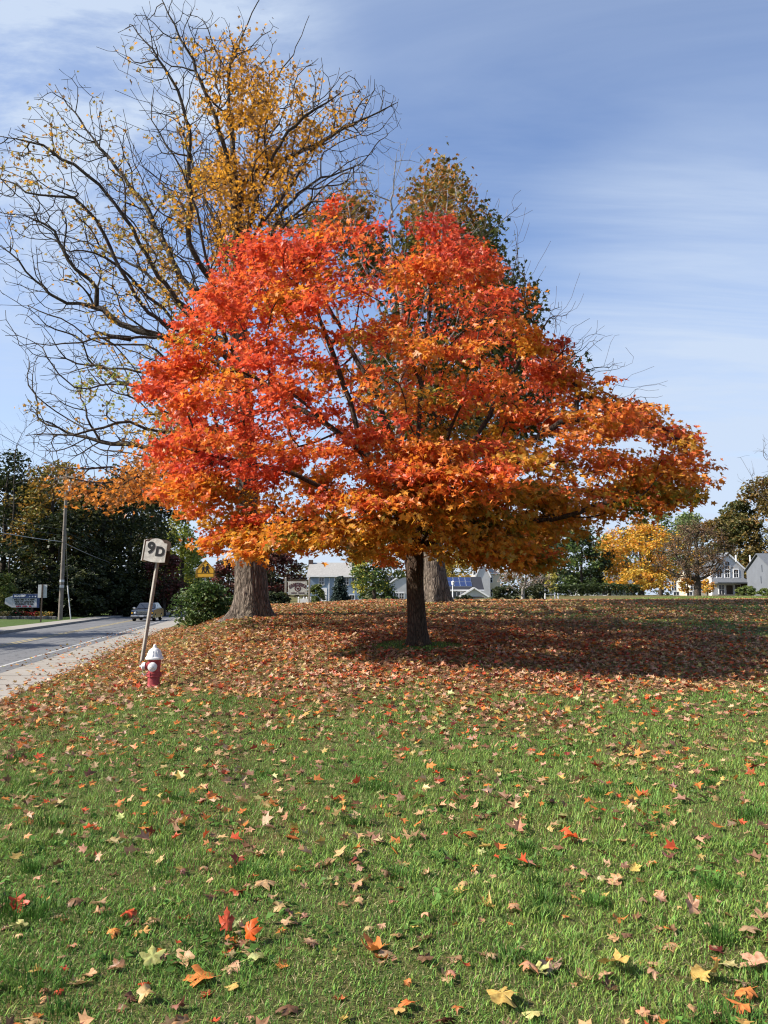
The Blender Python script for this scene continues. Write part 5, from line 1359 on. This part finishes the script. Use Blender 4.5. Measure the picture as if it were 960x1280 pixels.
# the wood beyond the road, each tree a thing
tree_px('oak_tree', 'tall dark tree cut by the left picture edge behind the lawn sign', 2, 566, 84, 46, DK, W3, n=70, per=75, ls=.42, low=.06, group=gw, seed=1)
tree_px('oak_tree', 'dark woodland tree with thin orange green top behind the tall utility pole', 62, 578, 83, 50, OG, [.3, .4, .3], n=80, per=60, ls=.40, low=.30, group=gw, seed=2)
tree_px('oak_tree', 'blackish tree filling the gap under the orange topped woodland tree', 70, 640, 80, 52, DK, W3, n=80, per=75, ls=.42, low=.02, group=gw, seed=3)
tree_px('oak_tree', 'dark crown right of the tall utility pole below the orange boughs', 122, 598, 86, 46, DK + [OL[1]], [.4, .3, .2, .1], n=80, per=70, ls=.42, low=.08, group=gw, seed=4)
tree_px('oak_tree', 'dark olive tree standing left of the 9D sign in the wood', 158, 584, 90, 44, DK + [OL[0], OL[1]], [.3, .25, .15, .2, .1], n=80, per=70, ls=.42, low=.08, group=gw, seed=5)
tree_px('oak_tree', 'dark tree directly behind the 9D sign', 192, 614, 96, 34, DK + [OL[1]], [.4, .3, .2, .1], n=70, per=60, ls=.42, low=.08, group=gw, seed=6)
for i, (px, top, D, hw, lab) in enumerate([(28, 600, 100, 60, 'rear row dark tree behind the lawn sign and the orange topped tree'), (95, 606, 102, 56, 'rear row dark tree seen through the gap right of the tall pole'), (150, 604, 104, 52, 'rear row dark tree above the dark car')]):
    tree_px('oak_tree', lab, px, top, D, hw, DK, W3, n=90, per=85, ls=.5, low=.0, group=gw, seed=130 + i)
tree_px('ash_tree', 'sunlit yellow green tree between the 9D sign and the gap of sky', 226, 634, 112, 24, YG, W3, n=60, per=75, ls=.42, low=.12, seed=7)
tree_px('ash_tree', 'dull green tree under the sunlit yellow green crown', 240, 686, 118, 26, GR, W3, n=46, per=70, ls=.45, low=.05, seed=8)
tree_px('dogwood_tree', 'low dark red tree behind the car and the 9D post', 206, 694, 88, 26, RB, [.5, .3, .2], n=45, per=60, ls=.34, low=.06, seed=9)
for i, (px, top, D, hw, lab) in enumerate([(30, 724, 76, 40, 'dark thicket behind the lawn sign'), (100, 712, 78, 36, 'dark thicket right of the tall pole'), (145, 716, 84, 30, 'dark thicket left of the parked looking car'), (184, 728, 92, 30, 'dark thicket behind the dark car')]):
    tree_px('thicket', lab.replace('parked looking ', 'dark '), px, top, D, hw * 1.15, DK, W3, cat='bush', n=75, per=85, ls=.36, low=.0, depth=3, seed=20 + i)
tree_px('larch_tree', 'pale yellow green young tree at the left edge beside the lawn sign', 3, 716, 68, 15, [(.16, .20, .04), (.22, .22, .05), (.10, .13, .03)], W3, n=36, per=50, ls=.26, low=.02, seed=30)
tree_px('bare_sapling', 'leafless thin tree reaching into the sky at the far left', 10, 530, 79, 40, DK, W3, n=60, per=0, low=.42, bare=260, seed=31, tr=.07)
# across the road out to the left, whose shade falls over the carriageway
for i, (x, y, h, hw) in enumerate([(-27.5, 25.0, 11.5, 3.2), (-31, 35, 13, 4.5), (-47, 68, 18, 7), (-60, 74, 19, 8), (-54, 52, 16, 6)]):
    bg_tree('street_tree', 'leafy tree across the road beyond the left picture edge', 'tree', (x, y, Hs(x, y)), h, hw, OL, W3, n=60, per=50, ls=.5, low=.2, seed=40 + i, group='trees across the road beyond the left picture edge')
# the bush, shrubs and small trees along the crest
def bush(name, label, px, top, base_py, D, hwpx, pal, w, **kw):
    p = stand(px, D); return bg_tree(name, label, 'bush', p, at(px, top, D)[2], hwpx * D / F, pal, w, **kw)
bush('rhododendron_bush', 'rounded glossy green bush at the road edge left of the furrowed trunk', 256, 731, 790, 26.5, 37, [(.035, .07, .016), (.06, .11, .022), (.12, .16, .04)], W3, n=90, per=42, ls=.13, low=.0, seed=50, tr=.06, spread=.34)
bush('dark_bush', 'dark evergreen bush right of the furrowed trunk', 344, 741, 768, 39, 19, [(.02, .035, .012), (.035, .05, .018), (.12, .11, .03)], W3, n=40, per=50, ls=.16, low=0, seed=51, tr=.05)
tree_px('plum_tree', 'dark red leaved tree left of the furrowed trunk', 284, 700, 56, 22, RB, [.5, .3, .2], n=50, per=70, ls=.20, low=.10, seed=52)
tree_px('plum_tree', 'dark red leaved tree behind the cream wooden sign', 338, 690, 54, 40, RB, [.5, .3, .2], n=80, per=75, ls=.21, low=.08, seed=53)
tree_px('evergreen_tree', 'dark green backdrop tree right of the furrowed trunk base', 322, 706, 62, 30, DK, W3, n=60, per=70, ls=.26, low=.03, seed=54)
tree_px('spruce_tree', 'small dark blue green spruce in front of the pale blue house', 425, 721, 60, 13, [(.020, .038, .030), (.035, .058, .046), (.05, .075, .06)], W3, n=110, per=42, ls=.16, low=.02, shape='cone', seed=55, tr=.08, spread=.22, leafshape='oval')
bush('round_shrub', 'clipped yellow green shrub left of the blue green spruce', 396, 731, 758, 52, 9.5, [(.10, .13, .03), (.16, .18, .04), (.06, .09, .02)], W3, n=40, per=55, ls=.12, low=0, seed=56, tr=.04)
tree_px('linden_tree', 'green tree turning yellow on its left side right of the blue house', 468, 682, 66, 38, [(.10, .15, .03), (.05, .09, .02), (.42, .38, .06)], [.4, .35, .25], n=75, per=62, ls=.24, low=.22, seed=57)
tree_px('shadow_bush', 'dark shrub under the green tree right of the blue house', 476, 733, 72, 24, GR, W3, cat='bush', n=36, per=50, ls=.22, low=0, seed=58)
bush('round_shrub', 'dark dome shaped shrub before the solar roofed house', 581, 744.5, 752, 96, 10, [(.018, .03, .012), (.03, .045, .016), (.05, .065, .02)], W3, n=36, per=55, ls=.18, low=0, seed=59, tr=.05)
tree_px('maple_tree', 'orange yellow tree showing above the solar roof', 566, 690, 150, 34, [(.48, .30, .04), (.36, .28, .05), (.22, .2, .04)], W3, n=50, per=60, ls=.5, low=.25, seed=60)
tree_px('cherry_tree', 'small tree with pale forked trunk and thin pinkish grey crown', 653, 708, 58, 34, [(.24, .15, .12), (.18, .13, .09), (.10, .09, .05)], W3, n=60, per=16, ls=.16, low=.42, shape='vase', bark='bark_pale', seed=61, bare=140, tr=.13)
bush('hedge_shrub', 'dark shrub left of the pale forked tree', 632, 733, 753, 66, 20, DK, W3, n=40, per=55, ls=.2, low=0, seed=62, tr=.06)
bush('hedge_shrub', 'dark shrub right of the pale forked tree', 668, 730, 753, 70, 20, DK, W3, n=40, per=55, ls=.2, low=0, seed=63, tr=.06)
tree_px('birch_sapling', 'thin sapling with few yellow leaves inside the white stakes', 689, 716, 59, 9, [(.42, .36, .06), (.3, .28, .06)], [.6, .4], n=24, per=9, ls=.2, low=.35, seed=64, tr=.035, bark='bark_pale')
tree_px('oak_tree', 'dark green full tree right of the white stakes', 727, 660, 92, 38, GR + [(.02, .04, .02)], [.3, .25, .1, .35], n=90, per=70, ls=.34, low=.08, seed=65)
tree_px('beech_tree', 'dark tree behind the drooping orange boughs right of the maple', 690, 672, 108, 34, DK, W3, n=60, per=70, ls=.4, low=.05, seed=66)
tree_px('honey_locust', 'wide tree with bright golden yellow leaves on the right', 803, 657, 94, 57, YO, [.45, .3, .25], n=120, per=52, ls=.32, low=.12, seed=67, group=None)
tree_px('elm_tree', 'yellow green tree between the dark full tree and the golden tree', 762, 668, 104, 24, YG + [(.05, .08, .02)], [.3, .2, .25, .25], n=60, per=55, ls=.34, low=.1, seed=167)
tree_px('yellow_shrub', 'golden low branches at the foot of the wide golden tree', 792, 712, 88, 32, YO, [.5, .2, .3], cat='bush', n=40, per=45, ls=.28, low=.2, seed=68)
tree_px('crab_apple', 'round twiggy brown tree with short forked trunk on the right lawn', 872, 654, 74, 43, [(.20, .11, .055), (.15, .09, .05), (.11, .10, .04)], W3, n=130, per=46, ls=.17, low=.22, shape='round', seed=69, bare=500, tr=.30)
tree_px('yellow_sapling', 'small golden tree before the cream wing left of the porch', 860, 722, 100, 11, YO, W3, n=30, per=26, ls=.26, low=.2, seed=70)
tree_px('yellow_sapling', 'small golden tree just right of the twiggy trunk', 884, 724, 104, 8, YO, W3, n=24, per=24, ls=.26, low=.2, seed=71)
bush('green_shrub', 'light green shrub at the corner of the porch', 933, 733, 747, 88, 13, [(.09, .13, .03), (.14, .18, .04), (.2, .2, .05)], W3, n=40, per=40, ls=.2, low=0, seed=72, tr=.05)
bush('green_shrub', 'light green shrub cut by the right edge of the picture', 956, 736, 746, 86, 9, [(.09, .13, .03), (.14, .18, .04), (.2, .2, .05)], W3, n=26, per=40, ls=.2, low=0, seed=73, tr=.05)
tree_px('poplar_tree', 'pale green distant tree above the golden crown, left of two', 826, 640, 165, 24, [(.13, .18, .06), (.18, .22, .07), (.09, .13, .04)], W3, n=60, per=60, ls=.6, low=.2, seed=74)
tree_px('poplar_tree', 'pale green distant tree above the golden crown, right of two', 862, 642, 160, 24, [(.13, .18, .06), (.18, .22, .07), (.22, .24, .07)], W3, n=60, per=60, ls=.6, low=.2, seed=75)
tree_px('chestnut_tree', 'dark brownish tree rising behind the golden tree', 800, 648, 140, 26, OL + DK[:1], [.3, .3, .2, .2], n=60, per=60, ls=.5, low=.1, seed=76)
tree_px('chestnut_tree', 'brown orange tree behind the twiggy tree', 898, 650, 128, 26, [(.22, .12, .03), (.16, .12, .03), (.09, .09, .02)], W3, n=80, per=70, ls=.5, low=.05, seed=77)
tree_px('oak_tree', 'tall olive green tree behind the grey building', 926, 624, 140, 30, OL, [.5, .35, .15], n=110, per=80, ls=.56, low=.02, seed=78)
tree_px('oak_tree', 'tall brown green tree cut by the right edge of the picture', 966, 592, 136, 40, [(.11, .10, .025), (.17, .12, .03), (.22, .12, .03)], W3, n=120, per=80, ls=.56, low=.02, seed=79)
tree_px('bare_birch', 'bare twigs of a leafless tree entering at the right edge', 996, 552, 96, 58, DK, W3, n=60, per=0, low=.5, bare=300, seed=80, tr=.2)
# clipped hedge along the far lawn
def hedge():
    g = np.random.default_rng(90); D = 84; p = stand(738, D); root = thing('hedge', p, 'long low dark green hedge along the far edge of the lawn', 'hedge')
    n = 4200; x0, x1 = at(688, 743, D)[0] - p[0], at(800, 743, D)[0] - p[0]; x = g.uniform(x0, x1, n); zz = g.random(n) ** .6
    h = 1.15 + .25 * fbm(x, x * 0, 1.3, 5, 2); C = np.stack([x, g.uniform(-.6, .6, n), zz * h], 1); cc = shade_cols([(.03, .05, .014), (.05, .075, .02), (.08, .10, .025)], W3, n, g)
    V, Fq, cv = leaves(C, g.uniform(.14, .26, n), cc, 'oval', .9, 0, None, .3, g); mesh_np('foliage', V, Fq, M['leaf'], root, cv)
    b = G()
    for xx in np.arange(x0, x1, .8): b.cyl((xx, 0, -.1), (xx + .1, .1, .8), .04, .02, 6)
    b.build('stems', M['bark_dark'], root)
hedge()
def far_band():
    """the far wood that closes the view along the whole horizon"""
    g = np.random.default_rng(91); n = 26000; x = g.uniform(-330, 330, n); y = 235 + 18 * g.random(n) + .05 * np.abs(x); h = 6 + 5.5 * fbm(x, y * 0, 22, 95, 3); z = .3 + h * g.random(n) ** .7
    cc = shade_cols([(.05, .06, .02), (.10, .09, .03), (.14, .10, .035), (.06, .075, .025)], [.35, .25, .15, .25], n, g); V, Fq, cv = leaves(np.stack([x, y, z], 1), g.uniform(.9, 1.6, n), cc, 'oval', .9, 0, None, .3, g)
    o = mesh_np('distant_wood', V, Fq, M['leaf'], None, cv); tag(o, 'far belt of autumn woodland along the horizon behind the houses', 'wood', kind='stuff')
far_band()
def stakes():
    D = 58.; p = stand(690, D); root = thing('tree_stakes', p, 'white painted stakes and rail guarding a young sapling', 'stakes'); x0 = p[0]
    zt = max(.6, at(690, 744, D)[2] - p[2])
    for px_, l in ((681, .03), (694, -.04), (698.3, -.07)):
        x_ = at(px_, 743, D)[0] - x0; b = G(); b.cyl((x_, 0, -.2), (x_ + l, 0, zt), .045, n=8); b.build('stake', M['trim_white'], root)
    xa, xb = at(681, 743, D)[0] - x0, at(694, 743, D)[0] - x0; b = G(); b.cyl((xa, .02, zt - .12), (xb, .02, zt - .12), .025, n=6); b.build('rail', M['alu'], root)
stakes()

# ------------------------------------------------------------------ sun, sky
SUN_EL, SUN_AZ = R(38), R(-12)        # azimuth: from the left, a little behind the camera
sd = np.array([-math.cos(SUN_EL) * math.cos(SUN_AZ), math.cos(SUN_EL) * math.sin(SUN_AZ), math.sin(SUN_EL)])
sl = bpy.data.lights.new('sun', 'SUN'); so = bpy.data.objects.new('sun', sl); COL.objects.link(so)
sl.energy = 5.0; sl.angle = R(.53); sl.color = (1., .93, .83)
so.rotation_euler = Vector(sd).to_track_quat('Z', 'Y').to_euler(); so.location = tuple(sd * 60)
world = bpy.data.worlds.new("World"); scene.world = world; world.use_nodes = True
wt = world.node_tree; wt.nodes.clear()
def wn(t, **kw):
    n = wt.nodes.new(t)
    for k, v in kw.items(): setattr(n, k, v)
    return n
def wl(a, b): wt.links.new(a, b)
def wm(op, a, b=None, c=None):
    n = wn('ShaderNodeMath', operation=op)
    for i, v in enumerate((a, b, c)):
        if v is None: continue
        if isinstance(v, (int, float)): n.inputs[i].default_value = v
        else: wl(v, n.inputs[i])
    return n.outputs[0]
sky = wn('ShaderNodeTexSky', sky_type='NISHITA'); sky.sun_disc = False; sky.sun_elevation = SUN_EL; sky.sun_rotation = R(-90) + SUN_AZ
sky.altitude = 50; sky.air_density = 1.0; sky.dust_density = .6; sky.ozone_density = 2.2
tc = wn('ShaderNodeTexCoord'); sx = wn('ShaderNodeSeparateXYZ'); wl(tc.outputs['Generated'], sx.inputs[0])
zz = wm('MAXIMUM', wm('ADD', sx.outputs[2], .10), .03)
cu = wn('ShaderNodeCombineXYZ'); wl(wm('DIVIDE', sx.outputs[0], zz), cu.inputs[0]); wl(wm('DIVIDE', sx.outputs[1], zz), cu.inputs[1])
def wnoise(scale, sc, detail, rough, off, dist=0.):
    mp = wn('ShaderNodeMapping'); mp.inputs['Scale'].default_value = sc; mp.inputs['Location'].default_value = off; mp.inputs['Rotation'].default_value = (0, 0, R(14)); wl(cu.outputs[0], mp.inputs[0])
    n = wn('ShaderNodeTexNoise'); n.inputs['Scale'].default_value = scale; n.inputs['Detail'].default_value = detail; n.inputs['Roughness'].default_value = rough; n.inputs['Distortion'].default_value = dist; wl(mp.outputs[0], n.inputs['Vector']); return n.outputs[0]
def wramp(f, a, b, lo=0., hi=1.):
    m = wn('ShaderNodeMapRange', interpolation_type='SMOOTHSTEP'); wl(f, m.inputs[0]); m.inputs[1].default_value = a; m.inputs[2].default_value = b; m.inputs[3].default_value = lo; m.inputs[4].default_value = hi; return m.outputs[0]
def blob(px, py, w):
    v = np.array(at(px, py, 10.)) - np.array([0, 0, EYE]); v /= np.linalg.norm(v)
    d = wn('ShaderNodeVectorMath', operation='DOT_PRODUCT'); wl(tc.outputs['Generated'], d.inputs[0]); d.inputs[1].default_value = tuple(v); return wramp(d.outputs['Value'], math.cos(R(w)), 1.0)
veil = wramp(wnoise(1.1, (.42, 1.5, 1), 7, .6, (3.1, .7, 0), .6), .28, .80)
wisp = wramp(wnoise(1.6, (1., 1.3, 1), 8, .62, (7.7, 2.2, 0), .7), .36, .64)
c1 = wm('MULTIPLY', wisp, blob(40, 60, 22)); c1 = wm('MULTIPLY', c1, 1.0)
band = wm('MULTIPLY', wramp(wnoise(1.3, (.3, 1.5, 1), 7, .58, (1.2, 4.4, 0), .5), .24, .72), blob(880, 440, 18))
low = wramp(sx.outputs[2], -.02, .40, 1., 0.)
cl = wm('ADD', wm('MULTIPLY', veil, .42), wm('ADD', wm('MULTIPLY', c1, 1.1), wm('ADD', wm('MULTIPLY', band, .85), wm('MULTIPLY', low, .75))))
cl = wm('MINIMUM', cl, .92)
mx = wn('ShaderNodeMix', data_type='RGBA'); wl(cl, mx.inputs[0]); tint = wn('ShaderNodeMix', data_type='RGBA', blend_type='MULTIPLY'); tint.inputs[0].default_value = 1; tint.inputs[7].default_value = (.98, 1.0, 1.12, 1); wl(sky.outputs[0], tint.inputs[6]); wl(tint.outputs[2], mx.inputs[6]); mx.inputs[7].default_value = (3.4, 4.0, 4.95, 1)
bg = wn('ShaderNodeBackground'); bg.inputs[1].default_value = .095; wl(mx.outputs[2], bg.inputs[0])
wo = wn('ShaderNodeOutputWorld'); wl(bg.outputs[0], wo.inputs[0])

# ------------------------------------------------------------------ render
scene.view_settings.view_transform = 'Standard'; scene.view_settings.look = 'None'; scene.view_settings.gamma = 1; scene.view_settings.use_curve_mapping = False
scene.view_settings.exposure = 1.0
scene.render.engine = 'CYCLES'
c = scene.cycles
c.max_bounces = 6; c.diffuse_bounces = 3; c.glossy_bounces = 2; c.transmission_bounces = 4; c.transparent_max_bounces = 4; c.caustics_reflective = False; c.caustics_refractive = False
c.use_denoising = True; c.sample_clamp_indirect = 4
c.use_adaptive_sampling = False; c.filter_width = 1.15
scene.render.resolution_x = 768; scene.render.resolution_y = 1024
